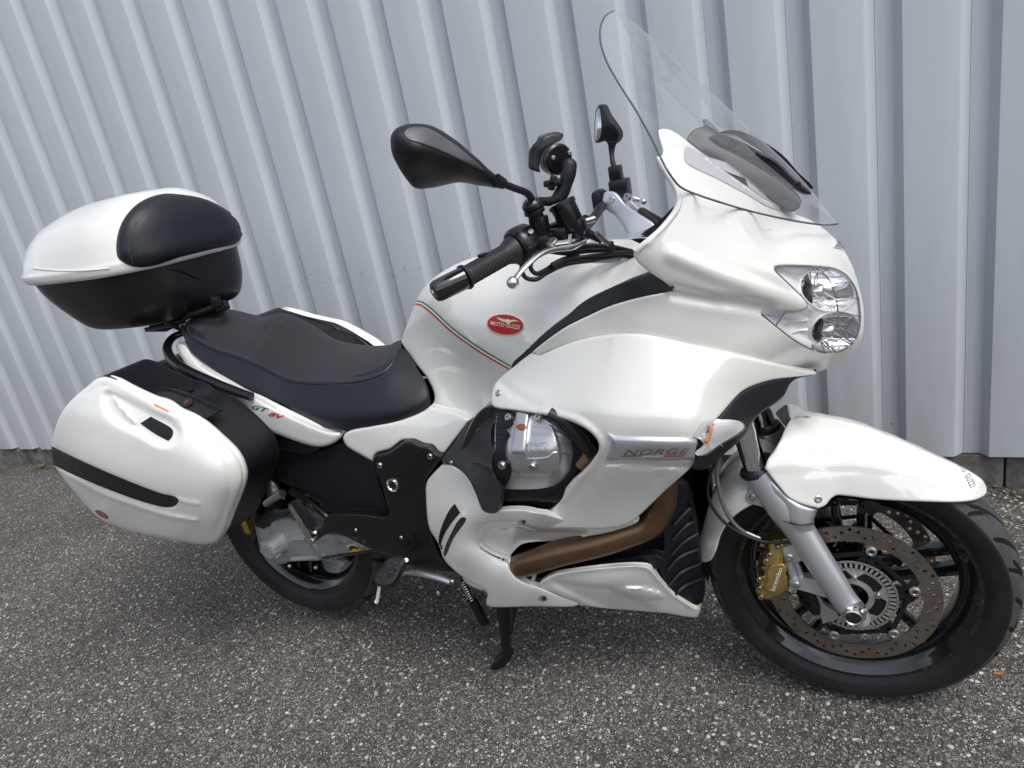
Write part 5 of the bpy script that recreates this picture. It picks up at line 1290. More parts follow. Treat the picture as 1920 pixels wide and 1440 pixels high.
decal('nose_eagle', [(1562, 463), (1568, 457), (1566, 453), (1575, 457), (1580, 464), (1579, 470), (1575, 466), (1570, 466)], NS, CHR, nose, h=.003, t=.003, step=3, ds=2)

# ------------------------------------------------------------ windscreen
WL = [(1150, 21), (1176, 33), (1212, 62), (1262, 106), (1310, 152), (1365, 203), (1420, 256), (1480, 312), (1530, 368), (1572, 421)]
WE = [(1136, 28, -.050), (1127, 48, -.088), (1126, 78, -.118), (1136, 112, -.142), (1160, 156, -.168), (1193, 208, -.195), (1226, 268, -.232), (1262, 338, -.262), (1340, 376, -.240), (1470, 410, -.150)]
scr_o = [(1150, 21, 1)]+WL[1:-1]+[(1572, 421, 1), (1560, 423), (1520, 419), (1470, 410), (1400, 395), (1340, 376), (1300, 362), (1275, 350), (1255, 325), (1240, 298), (1226, 268), (1193, 208), (1160, 156), (1136, 112), (1126, 78), (1126, 50), (1136, 29)]
WM = [(a[0]+(b[0]-a[0])*.40, a[1]+(b[1]-a[1])*.40, b[2]*.54) for a, b in zip(WL, WE)]
WE2 = [(u, v, y) for u, v, y in WE]
screen = net('windscreen', [[(u, v, 0.0) for u, v in WL[:9]]+[(1571, 420, 0.0)], WM[:9]+[(1563, 420, -.02)], WE[:9]+[(1545, 421.5, -.070)]], GLS, moto, n=8, m=10, smooth=80)
edge = [(1150, 21), (1136, 29), (1126, 50), (1126, 78), (1136, 112), (1160, 156), (1193, 208), (1226, 268), (1240, 298), (1255, 325), (1275, 350), (1300, 362), (1340, 376), (1400, 394), (1450, 406), (1500, 416), (1545, 421.5), (1571, 420)]
sd_ = TPS([(u, v, 0) for u, v in WL]+WE+[(1520, 419, -.075), (1560, 423, -.03), (1300, 362, -.220), (1400, 395, -.165)])
L = curve2(edge, closed=False, ds=8)
def eY(q):
    if q[1] < 300 and q[0] < 1245 or q[0] < 1300: return float(sd_([q])[0])
    return float(sd_([q])[0])
X = [P(q[0], q[1], min(0, eY(q)-(.008 if 1240 < q[0] < 1340 else 0))) for q in L]; X[0][1] = 0; X[-1][1] = 0
MB().tube(X, .0017, n=8).build('screen_edge', GLSE, screen, 60)
# dashboard hood, wiper-like screen bracket with bolts
sq('dash_cover', [(1288, 262), (1300, 244), (1318, 238), (1335, 246), (1360, 268), (1410, 300), (1460, 340), (1498, 375), (1500, 388), (1484, 398), (1460, 386), (1410, 350), (1350, 308), (1300, 274)],
   [(1290, 262, -.060), (1318, 240, -.030), (1360, 268, -.030), (1460, 340, -.028), (1498, 376, -.026), (1350, 308, -.055), (1410, 350, -.050), (1470, 390, -.038)], mat('dash_grey', (.045, .047, .055), .45), moto, t=.012, rw=4, rd=.006)
sb_ = sq('screen_bracket', [(1328, 258), (1342, 252), (1357, 251), (1375, 254), (1415, 274), (1459, 303), (1494, 338), (1517, 356), (1522, 364), (1512, 366), (1497, 361), (1459, 337), (1415, 311), (1372, 287), (1342, 272)],
   [(1328, 258, -.074), (1375, 258, -.072), (1415, 290, -.076), (1459, 320, -.070), (1518, 362, -.052), (1494, 345, -.060)], BLKG, moto, t=.008, rw=5, rd=.006)
for u, v in ((1374, 269), (1494, 347)): screw(u, v, ['screen_bracket'], sb_[0], .0075, RUBB, 'screen_bolt')

# ------------------------------------------------------------ side fairing
FO = [(921, 742), (925, 725), (938, 708), (958, 692), (985, 670), (998, 660.5, 1), (1010, 667.5, 1), (1060, 646.5), (1100, 635.5), (1150, 628.5), (1200, 626.5), (1245, 634.5), (1300, 647.5), (1380, 665.5), (1450, 682.5), (1508, 694.5), (1524, 698), (1530, 702, 1), (1490, 707), (1450, 712), (1415, 722), (1390, 735), (1368, 758), (1345, 785), (1318, 812), (1302, 832), (1302, 867, 1), (1294, 878), (1247, 920), (1188, 975), (1162, 988, 1), (1130, 991), (1101, 991), (1040, 990), (994, 988, 1), (1005, 978), (1022, 963), (1040, 950), (1054, 934), (1060, 917), (1072, 902), (1089, 887), (1103, 873), (1112, 861), (1121, 848), (1123, 838), (1121, 828), (1116, 820), (1101, 806), (1072, 791), (1040, 782), (1013, 777), (970, 770), (926, 763), (921, 756)]
fd = [(923, 742, -.232), (926, 762, -.240), (958, 692, -.200), (1000, 665, -.205), (985, 720, -.225), (1060, 646, -.232), (1100, 636, -.244), (1200, 626, -.270), (1300, 648, -.246), (1380, 666, -.210), (1450, 682, -.156), (1510, 695, -.080), (1490, 706, -.100), (1450, 712, -.145), (1390, 735, -.205), (1345, 785, -.262), (1302, 832, -.305),
      (1060, 700, -.265), (1150, 690, -.295), (1250, 700, -.290), (1350, 710, -.245), (1420, 705, -.185), (1000, 755, -.280), (1080, 750, -.305), (1180, 760, -.325), (1280, 765, -.305), (1090, 785, -.325), (1130, 805, -.345), (1200, 805, -.348), (1290, 812, -.325), (1123, 838, -.345), (1140, 868, -.345), (1200, 870, -.335), (1300, 870, -.312), (1130, 900, -.325), (1060, 920, -.300), (1022, 963, -.282), (994, 988, -.275), (1100, 985, -.270), (1162, 986, -.262), (1188, 975, -.262), (1247, 920, -.275), (1180, 925, -.290), (1110, 940, -.295), (1040, 784, -.305), (970, 772, -.272)]
sf = shell('side_fairing', FO, fd, PAINT, moto, t=0.012, rw=4, rd=.0035, step=6, lam=.06, feats=[
    fold((1050, 765), (1330, 790), 0.00022, 1), fold((1130, 862), (1302, 868), -0.00030, 1),
    ridge([(1140, 868), (1200, 872), (1300, 876)], 8, -.006), ridge([(925, 700), (960, 735), (1010, 762)], 14, -.003), ridge([(1015, 772), (1075, 786), (1112, 810), (1127, 836), (1112, 872), (1080, 905), (1060, 935)], 11, .005)])
SF = ['side_fairing']; F0 = sf[0]
screw(934.5, 737, SF, F0, .0070)
tr = decal('silver_trim', [(1140, 811, 1), (1152, 815), (1200, 818), (1260, 820), (1298, 820), (1315, 826), (1322, 835), (1316, 846), (1300, 858, 1), (1260, 860), (1200, 860.5), (1138, 860, 1), (1137, 857), (1141, 846), (1146, 830), (1145, 820)], ['side_fairing'], SILV, F0, h=.009, t=.012, rw=9, rd=.007, step=4)
nl = lettering('name_lettering', 'NORGE', (1169, 853.5), (1292, 851), (2, -11), ['silver_trim'], mat('etched_print', (.20, .165, .155), .4, .3), tr, h=.0010, shear=.25, bold=.012, space=1.05)
for a_, b_, m_ in ((1165, 1203, GRN), (1203, 1244, WPR), (1244, 1283, REDP)):
    decal('flag_line', [(a_, 854.2, 1), (b_, 853.8, 1), (b_, 855.3, 1), (a_, 855.7, 1)], ['silver_trim'], m_, tr, h=.0007, step=8)
# black trim between tank and fairing
it = shell('inner_trim', [(958, 691), (962, 680), (975, 665), (1000, 640), (1035, 612), (1062, 592), (1085, 572), (1110, 556), (1150, 538), (1200, 520), (1230, 510), (1250, 520), (1264, 538), (1260, 545, 1), (1225, 552), (1185, 561), (1140, 575), (1100, 593), (1060, 613), (1020, 641), (998, 660), (975, 677)],
   [(958, 690, -.190), (1000, 645, -.190), (1062, 593, -.190), (1100, 560, -.188), (1200, 520, -.205), (1262, 540, -.262), (1185, 562, -.247), (1100, 594, -.226), (1020, 642, -.208), (1150, 545, -.20)], BLK, moto, t=.03, rw=3, rd=.003, step=6)
for u, v in ((992, 652), (1124, 569)): decal('trim_slot', ell(u, v, 8, 3.2, -.5, 14), ['inner_trim'], RUBB, it[0], h=.0006, step=4)
# lower nose trim, indicator
lt = shell('lower_trim', [(1530, 702, 1), (1490, 707.5), (1450, 712.5), (1415, 722.5), (1390, 735.5), (1368, 758.5), (1345, 785.5), (1318, 812.5), (1302, 832.5), (1303, 866), (1297, 878), (1320, 880), (1340, 868), (1360, 850), (1385, 828), (1402, 808), (1412, 790), (1430, 772), (1452, 758), (1470, 742), (1480, 722), (1490, 712)],
   [(1528, 702, -.06), (1450, 712, -.152), (1390, 735, -.210), (1345, 785, -.266), (1303, 835, -.308), (1305, 875, -.300), (1360, 850, -.245), (1405, 800, -.205), (1450, 758, -.160), (1485, 715, -.11), (1370, 800, -.255)], BLK, moto, t=.03, rw=4, rd=.005, step=6)
IO = [(1317, 790), (1327, 787), (1380, 788), (1391, 793), (1393, 800), (1380, 813), (1347, 833), (1325, 848), (1306, 853), (1301, 848), (1313, 838), (1318, 832), (1310, 823), (1300, 818), (1308, 803)]
ind = decal('indicator', IO, ['lower_trim', 'side_fairing', 'silver_trim'], mat('lamp_housing', (.70, .70, .71), .35, .3), F0, h=.002, step=5)
decal('bulb_holder', [(1328, 796), (1335, 795), (1334, 812), (1330, 824), (1324, 832), (1319, 829), (1326, 814)], ['indicator'], AMB, ind, h=.004, step=4, rw=3, rd=.003)
for k in range(8):
    v = 792+4.2*k; a_ = 1330-1.0*k; b_ = 1388-max(0, (k-2)*7.5)
    if b_ > a_+6: strip('lens_flute', [(a_, v), (b_, v-1)], .8, mat('flute', (.80, .80, .80), .3, .2) if k == 0 else bpy.data.materials['flute'], ['indicator'], ind, .0030, ds=20)
decal('indicator_lens', IO, ['indicator'], LENS, ind, h=.010, t=.010, step=5, rw=6, rd=.006)

# ------------------------------------------------------------ engine
blk = MB().box((.80, 0, .50), (.56, .30, .40), bev=.03).box((.62, 0, .36), (.42, .26, .16), bev=.03).box((.45, 0, .62), (.36, .28, .22), bev=.03).box((1.05, 0, .55), (.10, .34, .40), bev=.03).build('engine_block', RUBB, moto)
sq('cylinder_surround', [(895, 775), (925, 758), (1000, 768), (1080, 788), (1128, 830), (1120, 870), (1080, 915), (1050, 960), (1000, 970), (930, 968), (905, 960), (885, 900), (860, 870)], -.215, BLKG, moto, t=.10, rw=4, rd=.006)
cyl = shell('cylinder_head', [(924, 772), (932, 762), (960, 762), (1005, 768), (1045, 782), (1075, 800), (1092, 822), (1094, 850), (1085, 885), (1068, 908), (1045, 930), (1020, 938), (935, 938), (925, 930), (928, 905), (924, 860)],
   [(930, 770, -.225), (1040, 782, -.265), (1090, 850, -.275), (1045, 930, -.280), (935, 935, -.280), (980, 850, -.285)], BLK, moto, t=.10, rw=4, rd=.008, step=6)
C0 = cyl[0]
vo_ = [(932, 776), (940, 768), (972, 771), (996, 774), (1028, 781), (1042, 792, 1), (1074, 823, 1), (1077, 850), (1076, 878, 1), (1060, 898), (1039, 918, 1), (1018, 924), (980, 926), (943, 926), (940, 918), (930, 880), (927, 830)]
vc = shell('valve_cover', vo_, [(935, 775, -.245), (985, 780, -.262), (1025, 785, -.272), (1072, 828, -.292), (1074, 875, -.290), (1037, 916, -.298), (943, 922, -.298), (930, 850, -.295), (975, 850, -.312), (1030, 850, -.312)], ALU, C0, t=.04, rw=4, rd=.006, step=3, mirror=False, feats=[
    region([(958, 801), (972, 774), (1025, 784), (1040, 810), (1050, 860), (1040, 885), (1010, 890), (960, 880), (951, 826)], .006, 5), fold((950, 892), (1040, 888), .0007, 1), fold((1045, 800), (1050, 880), .0006, -1),
    ])
for q in ([(997, 799), (1043, 802)], [(997, 811), (1050, 815), (1068, 828)], [(997, 815), (1050, 819), (1064, 832)], [(989, 860), (1028, 857), (1038, 849), (1072, 853)], [(997, 784), (1022, 789), (1040, 800)]):
    line_on('cover_rib', q, .0019, ALU, vc, ['valve_cover'], -.0004, ds=4)

decal('cover_black', [(932, 776), (940, 769), (960, 771), (967, 776), (956, 802), (950, 806), (957, 816), (951, 826), (949, 856), (957, 868), (958, 893), (945, 915), (940, 916), (930, 880), (927, 830)], ['valve_cover'], BLK, vc, h=.0018, t=.0015, step=3)
for v in (800, 813, 822): strip('cover_rib', [(931, v), (954, v+1)], 2.6, BLK, ['cover_black'], vc, .0025, ds=6)
sp = decal('spark_cover', [(972, 774, 1), (995, 777, 1), (988, 852, 1), (962.5, 851, 1)], ['valve_cover'], ALU, vc, h=.010, t=.010, rw=4, rd=.005, step=4)
decal('cover_badge', ell(978, 801, 10, 6, .05, 20), ['spark_cover'], mat('copper_badge', (.30, .09, .05), .3, .6), sp, h=.002, t=.001, rw=2, rd=.001, step=4)
for u, v in ((957, 784.5), (1012, 784.5), (945, 870.6), (1000, 872)):
    X, N = cast(['valve_cover'], u, v)
    MB().lathe([(0, .006), (.002, .006), (.0028, .010), (.0070, .010), (.0084, .008), (.0088, .0)], X, N, 24).build('cover_bolt', BOLT, vc)
lettering('cover_lettering', 'quattro', (991, 836.5), (1029, 834.5), (0, -9), ['valve_cover'], STEEL, vc, h=.0026, t=.0026, shear=.2, bold=.02)
lettering('cover_lettering', 'valvole', (991, 848), (1029, 846), (0, -9), ['valve_cover'], STEEL, vc, h=.0026, t=.0026, shear=.2, bold=.02)
for k in range(6):
    y_ = -.285+.010*k; sq('cooling_fin', [(928, 926+5*k), (960, 932+5*k), (1010, 932+5*k), (1040, 926+5*k), (1066, 906+6*k), (1075, 890+6*k), (1070, 912+6*k), (1042, 932+5.4*k), (1010, 937+5*k), (930, 932+5*k)], y_, BLKS, C0, t=.006, rw=1, rd=.001, mirror=False, step=8)
duct = shell('intake_cover', [(939, 770), (920, 764), (899, 778), (879, 792), (850, 833), (828, 866), (846, 870), (867, 882), (879, 899), (891, 922), (902, 948), (908, 958), (930, 962), (934, 958), (939, 921), (932, 898), (923, 879), (926, 844), (921, 832), (924, 797), (935, 788)],
   [(935, 772, -.215), (900, 780, -.185), (879, 793, -.185), (828, 866, -.222), (867, 882, -.262), (905, 955, -.305), (932, 960, -.312), (939, 920, -.308), (924, 850, -.285), (924, 800, -.250), (890, 850, -.235), (905, 870, -.275)], GRYP, moto, t=.02, rw=3, rd=.004, step=5, feats=[ridge([(868, 882), (890, 866), (922, 880)], 6, .006)])
screw(846, 867, ['intake_cover'], duct[0], .0045); decal('duct_slot', ell(896, 803, 3, 8, .2, 14), ['intake_cover'], BLKG, duct[0], h=.0006, step=4)
MB().tube([P(1030, 775, -.30), P(1060, 790, -.30), P(1090, 825, -.29), P(1110, 850, -.28)], .012, n=12).build('breather_pipe', RUBB, moto, mirror=True)
MB().cyl(P(1090, 870, -.262), P(1108, 853, -.262), .018, n=20).build('exhaust_flange', mat('exhaust_tan', (.26, .16, .095), .5, .5), moto)

# exhaust header
hd = MB().tube([P(1240, 880, -.19), P(1243, 920, -.185), P(1238, 950, -.185), P(1218, 983, -.190), P(1180, 1000, -.200), P(1120, 1020, -.213), P(1050, 1037, -.225), P(985, 1058, -.225), P(960, 1066, -.205)], [.0285]*7+[.0275, .024], n=36, smoothn=8).build('exhaust_pipe', BRON, moto, 70, mirror=True)

# ------------------------------------------------------------ lower body panels
lo = [(828, 872, 1), (846, 872), (866, 884), (880, 900), (893, 927), (906, 957), (918, 963), (935, 957), (984, 956), (1002, 960), (1021, 962.5, 1), (1060, 975), (1110, 988), (1190, 974, 1), (1196, 978), (1150, 996), (1100, 1006), (1060, 1013), (980, 1020), (965, 1032), (953, 1048, 1), (955, 1064), (965, 1080), (985, 1093), (1010, 1101), (1040, 1114), (1088, 1131, 1), (1080, 1136), (1000, 1137), (915, 1136), (911, 1130), (914, 1115), (905, 1103), (880, 1090), (850, 1068), (832, 1048), (822, 1020), (805, 990), (799, 940), (800, 905), (812, 888)]
ld = [(800, 920, -.208), (812, 888, -.212), (828, 874, -.218), (850, 885, -.240), (870, 925, -.258), (900, 965, -.288), (935, 960, -.298), (985, 960, -.300), (1020, 966, -.298), (994, 987, -.283), (805, 985, -.215), (840, 955, -.245), (870, 985, -.272), (905, 975, -.288), (960, 978, -.292), (930, 990, -.268), (920, 1005, -.240), (1000, 1003, -.240), (1100, 998, -.238), (1190, 978, -.235), (1060, 1012, -.225), (980, 1018, -.222), (953, 1044, -.222), (905, 1022, -.240),
      (822, 1020, -.222), (850, 1045, -.250), (880, 1030, -.262), (900, 1036, -.256), (950, 1058, -.250), (832, 1048, -.228), (880, 1085, -.235), (920, 1075, -.250), (960, 1090, -.247), (1010, 1108, -.238), (1085, 1132, -.195), (1000, 1135, -.215), (915, 1134, -.215)]
lp = shell('lower_side_panel', lo, ld, PAINT, moto, t=.015, rw=4, rd=.004, step=3.6, lam=.006, feats=[
    region([(910, 990), (935, 984), (975, 985), (1000, 992), (1100, 1000), (1060, 1016), (975, 1020), (952, 1046), (900, 1022)], -.018, 10), ridge([(868, 965), (845, 1000), (828, 1044)], 8, .004)])
LP0 = lp[0]; LPT = ['lower_side_panel']
decal('vent_insert', [(853, 944, 1), (863, 961, 1), (846, 982), (832, 1005), (824, 1032, 1), (823, 1008), (832, 978), (843, 956)], LPT, BLKS, LP0, h=.0006, step=4)
decal('vent_slot', [(866, 970), (874, 971), (873, 977), (850, 1010), (837, 1040), (833, 1044), (832, 1036), (836, 1022), (847, 998), (858, 978)], LPT, BLKG, LP0, h=.0006, step=4)
decal('panel_slit', [(897, 1025, 1), (925, 1036), (954, 1052, 1), (951, 1054), (920, 1040)], LPT, BLKG, LP0, h=.0006, step=4)
for u, v, r in ((980, 979, 7), (1018, 1122, 8.5)):
    e = decal('screw_well', ell(u, v, r, r*.68, .1, 20), LPT, SILV, LP0, h=.0006, step=4); decal('screw_hole', ell(u+r*.25, v, r*.5, r*.5, .1, 14), ['screw_well'], BLKG, e, h=.0006, step=4); BV.pop('screw_well', None)
sq('panel_stub', [(866, 1078), (880, 1080), (912, 1104), (908, 1108), (893, 1104), (872, 1092)], -.19, PAINT, moto, t=.03, rw=4, rd=.008, mirror=True)
bp2 = shell('belly_panel', [(1010, 1096), (1020, 1086), (1037, 1077), (1072, 1071), (1145, 1062), (1180, 1060), (1212, 1062), (1223, 1068), (1235, 1086), (1258, 1112), (1285, 1131), (1305, 1141), (1314, 1136, 1), (1312, 1148), (1306, 1157), (1285, 1156), (1250, 1150), (1150, 1142), (1085, 1135, 1), (1088, 1131, 1), (1040, 1112)],
   [(1010, 1096, -.238), (1037, 1078, -.240), (1145, 1063, -.228), (1212, 1063, -.212), (1235, 1086, -.185), (1258, 1112, -.150), (1305, 1143, -.095), (1306, 1155, -.085), (1250, 1148, -.125), (1150, 1140, -.165), (1085, 1134, -.195), (1100, 1095, -.232), (1160, 1090, -.222), (1200, 1110, -.190), (1150, 1118, -.195)], PAINT, moto, t=.012, rw=4, rd=.004, step=5,
   feats=[region([(1037, 1092), (1075, 1094), (1130, 1102), (1180, 1120), (1230, 1146), (1150, 1144), (1110, 1130)], -.006, 8), region(ell(1205, 1112, 38, 9.5, .15, 20), .007, 4), ridge([(1128, 1101), (1150, 1106)], 5, -.006), ridge([(1015, 1092), (1045, 1078), (1150, 1065), (1212, 1065), (1232, 1084), (1262, 1114), (1300, 1140)], 6, .004)])
# finned cover between wheel and engine
gridpts = [(1253, 912), (1270, 906), (1285, 912), (1298, 950), (1306, 1000), (1312, 1050), (1320, 1105), (1316, 1132), (1305, 1138), (1285, 1128), (1262, 1110), (1240, 1085), (1236, 1060), (1245, 1020), (1240, 960)]
cg = shell('cooler_guard', gridpts, [(1260, 912, -.155), (1285, 915, -.120), (1306, 1000, -.115), (1320, 1110, -.055), (1285, 1128, -.105), (1240, 1085, -.165), (1245, 1000, -.165), (1275, 1050, -.135)], BLK, moto, t=.02, rw=4, rd=.004, step=6)
for k in range(6):
    v = 965+28*k; u0 = 1262-2*k if k < 3 else 1250+3*(k-3); d = .0
    strip_pts = [(u0, v+18), (u0+22, v-6), (1300+2.6*k, v-22)]
    line_on('guard_slat', [(a, b) for a, b in strip_pts], .0042, BLK, cg[0], ['cooler_guard'], .004, ds=6)
sq('inner_guard', [(1180, 1045), (1230, 1040), (1245, 1050), (1235, 1066), (1212, 1063), (1150, 1062), (1040, 1078), (1030, 1070), (1100, 1058)], -.195, BLK, moto, t=.02)
sq('dark_gap_sheet', [(940, 1000), (1245, 960), (1250, 1080), (1150, 1100), (1010, 1110), (950, 1080)], -.150, BLKG, moto, t=.05, rw=4)  # added dark sheet, paints the shaded black of the gaps around the exhaust
MB().plate([P(1000, 1095, -.225), P(1008, 1072, -.225), P(1002, 1070, -.225), P(994, 1092, -.225)], (0, .003, 0)).build('heat_shield_tab', ALU, moto)

# ------------------------------------------------------------ centre stand
cs = MB().tube([P(945, 1120, -.12), P(944, 1150, -.12), P(948, 1190, -.122), P(950, 1228, -.125)], [.019, .0165, .0135, .012], n=14, smoothn=4).tube([P(966, 1125, -.05), P(960, 1160, -.07), P(950, 1205, -.11)], .008, n=10)
cs.tube([P(925, 1130, -.1), P(925, 1130, .1)], .014, n=10)
cso = cs.build('centre_stand', BLKS, moto)
shell('stand_foot', [(918, 1255), (920, 1248), (935, 1232), (950, 1222), (958, 1226), (956, 1238), (945, 1250), (930, 1258)], [(920, 1252, -.140), (950, 1225, -.12), (945, 1250, -.135)], BLKS, cso, t=.02, rw=3, rd=.004, mirror=False, step=4)
sp_ = []
for i in range(0, 9*10+1):
    t = i/90; c = P(866+18*t, 1086+38*t, -.13); a = 2*math.pi*i/10; d = P(884, 1124, -.13)-P(866, 1086, -.13); x, y_, z = axes(d); sp_.append(c+(np.array(x)*math.cos(a)+np.array(y_)*math.sin(a))*.0075)
MB().tube(sp_, .0019, n=6).build('stand_spring', STEEL, moto); MB().tube([P(866, 1080, -.13), P(884, 1124, -.13)], .005, n=8).build('spring_core', RUBB, moto)
MB().tube([P(884, 1122, -.125), P(898, 1148, -.12), P(909, 1168, -.115)], .013, n=12).build('stand_link', BLKS, moto)

# ------------------------------------------------------------ handlebars and controls
def cyl2(m, a, b, r, r2=None, n=20, bev=.001): return m.cyl(np.array(a), np.array(b), r, r2, n, bev)
e0, e1, e2, e3, e4, e5 = P(813, 549, -.415), P(870, 521, -.372), P(950, 476, -.290), P(968, 466, -.272), P(985, 452, -.252), P(1045, 425, -.185)
hb = MB().tube([e4, e5, P(1100, 440, -.12)], .011, n=14).build('handlebar', BLKS, moto)
d_ = (e1-e0)/np.linalg.norm(e1-e0)
be_ = MB().lathe([(0, -.001), (.012, -.001), (.0165, .0015), (.0190, .008), (.0195, np.linalg.norm(e1-e0)), (0, np.linalg.norm(e1-e0))], e0, d_, 36).build('bar_end', BLKG, hb)
MB().lathe([(0, .0), (.0028, .0), (.0034, -.003), (.0058, -.003), (.0066, -.001), (.0066, .002)], e0, d_, 20).build('bar_end_bolt', BOLT, be_)
L_ = np.linalg.norm(e2-e1); dg = (e2-e1)/L_
GRIP = mat('grip_rubber', (.014, .014, .017), .5, bump=(900, .2, .0005))
grip = MB().lathe([(0, 0), (.0215, 0), (.0225, .002), (.0215, .0055), (.0172, .007), (.0172, L_*.93), (.0205, L_*1.02), (.0245, L_*1.12), (.0255, L_*1.18), (.018, L_*1.2)], e1, dg, 40).build('grip', GRIP, hb)
m = MB(); x_, y_, z_ = [np.array(q) for q in axes(dg)]
for i in range(13):
    for k in range(16):
        a = 2*math.pi*(k+.5*(i % 2))/16; o = e1+dg*(.014+i*L_*.066)+(x_*math.cos(a)+y_*math.sin(a))*.0168; n_ = x_*math.cos(a)+y_*math.sin(a)
        m.lathe([(0, .0002), (.0012, .0003), (.0023, .0013), (.0030, .0002)], o, n_, 7)
gs = m.build('grip_dimples', RUBB, grip, 60); gs['kind'] = 'stuff'
# switch cube
sw = MB().lathe([(.0, 0), (.030, 0), (.034, .004), (.0355, .014), (.034, .034), (.030, .040), (0, .040)], e3-dg*.004, dg, 30).build('switch_housing', BLKS, hb)
MB().lathe([(0, -.002), (.0025, -.002), (.0030, -.001), (.0045, -.001), (.0048, .003)], P(996, 434, -.275), P(996, 434, -.275)-P(1000, 440, -.255), 14).build('switch_screw', BOLT, sw)
MB().box(P(1012, 456, -.25), (.05, .03, .03), bev=.006).build('switch_body', BLKS, hb); MB().box(P(905, 478, -.33), (.012, .02, .006), bev=.002).build('switch_tab', BLKS, hb)
# brake lever
lv = MB().tube([P(1092, 452, -.20), P(1070, 463, -.235), P(1045, 466, -.262), P(1015, 475, -.300), P(990, 495, -.335), P(974, 512, -.355), P(963, 528, -.372)], [.010, .0115, .0100, .0085, .0068, .0062, .0060], n=16, smoothn=6, flat=.62).ball(P(961.5, 530, -.374), .0105, n=20).build('brake_lever', POL, hb, 60)
MB().lathe([(0, .004), (.006, .004), (.0085, .0045), (.0105, .0035), (.0110, 0)], P(1035, 455, -.262), (-.1, -.45, .9), 24).build('lever_adjuster', BOLT, lv)
MB().plate([P(1066, 440, -.225), P(1072, 438, -.225), P(1070, 470, -.235), P(1064, 468, -.235)], (0, .004, 0)).build('lever_stop', BOLT, lv)
# master cylinder and reservoir
rs = MB().lathe([(0, 0), (.0235, 0), (.0255, .002), (.0255, .008), (.0235, .009), (.0225, .046), (.017, .054), (0, .056)], P(1052, 379, -.200), P(1078, 432, -.200)-P(1052, 379, -.200), 28).build('brake_reservoir', BLKS, hb)
MB().box(P(1078, 428, -.20), (.04, .03, .035), bev=.006).box(P(1040, 440, -.22), (.05, .022, .022), bev=.004).build('master_cylinder', BLKS, hb)
# near mirror
def mirror(side):
    s = side
    mo = [(732, 262), (734, 252), (741, 242), (755, 235), (770, 232), (790, 232), (807, 235), (825, 243), (841, 253), (862, 268), (880, 284), (900, 301), (914, 315), (930, 328), (940, 337), (938, 347), (932, 353), (915, 350), (897, 348), (878, 344), (857, 342.5), (835, 347), (812, 352), (784, 354), (774, 350), (765, 340), (752, 322), (743, 306), (735, 288)]
    md = [(732, 270, -.478), (770, 232, -.450), (841, 253, -.400), (914, 315, -.345), (938, 345, -.325), (897, 349, -.352), (812, 352, -.410), (765, 340, -.445), (780, 290, -.475), (830, 300, -.432), (870, 315, -.398), (850, 330, -.405)]
    ob = shell('mirror_housing', mo, md, mat('mirror_black', (.010, .011, .013), .48, spec=.35, bump=(1500, .3, .0006)) if s < 0 else bpy.data.materials['mirror_black'], moto, t=.012, rw=16, rd=.016, step=5, mirror=False, tdir=(-.5, .8, 0), feats=[fold((752, 262), (900, 318), .00045, 1)])
    return ob
mh = mirror(-1)
mf = decal('mirror_accent', [(757, 250), (764, 242), (780, 239), (801, 241), (818, 249), (835, 260), (858, 276), (880, 294), (900, 312), (908, 322), (890, 313), (860, 299), (820, 281), (785, 268), (765, 262)], ['mirror_housing'], mat('mirror_grey', (.10, .10, .105), .38, .3, bump=(1200, .5, .0008)), mh, h=.002, t=.002, rw=2, rd=.001, step=4)
MB().tube([P(930, 338, -.330), P(945, 345, -.318)], [.0115, .009], n=14).build('mirror_neck', BLK, mh)
ms = MB().tube([P(940, 343, -.322), P(965, 353, -.300), P(986, 361, -.282), P(995, 370, -.272), P(998, 385, -.262)], .0062, n=12, smoothn=5).build('mirror_stalk', BLK, mh)
mc = MB().lathe([(0, 0), (.012, 0), (.016, .004), (.0185, .008), (.0185, .014), (.0145, .015), (.0185, .018), (.0185, .024), (.0135, .026), (.0135, .052)], P(995, 374, -.262), P(1012, 428, -.25)-P(995, 374, -.262), 24).box(P(1012, 424, -.25), (.03, .026, .035), bev=.004).build('mirror_clamp', BLKS, hb)
# left mirror, seen edge-on
GEOM = [(1124, 196), (1131, 197), (1141, 216), (1153, 233), (1162, 249), (1160, 262), (1150, 271), (1141, 271), (1134, 264), (1128, 266), (1117, 268), (1114.5, 248), (1115.5, 222), (1118, 205)]
lm = shell('mirror_housing', GEOM, [(1124, 197, .40), (1162, 250, .36), (1116, 260, .385), (1140, 235, .352)], bpy.data.materials['mirror_black'], moto, t=.03, rw=4, rd=.012, step=3, mirror=False)
decal('mirror_glass', [(1123, 202), (1126, 210), (1128, 233), (1127, 252), (1122, 263), (1118, 266), (1116.5, 245), (1117.5, 222), (1120, 208)], ['mirror_housing'], MIR, lm, h=.001, step=3)
MB().tube([P(1148, 266, .33), P(1147, 275, .33), P(1147, 290, .325), P(1149, 305, .315), P(1153, 316, .31), P(1156, 325, .305)], [.012, .009, .0062, .0062, .0062, .0062], n=12, smoothn=4).build('mirror_stalk', BLK, lm)
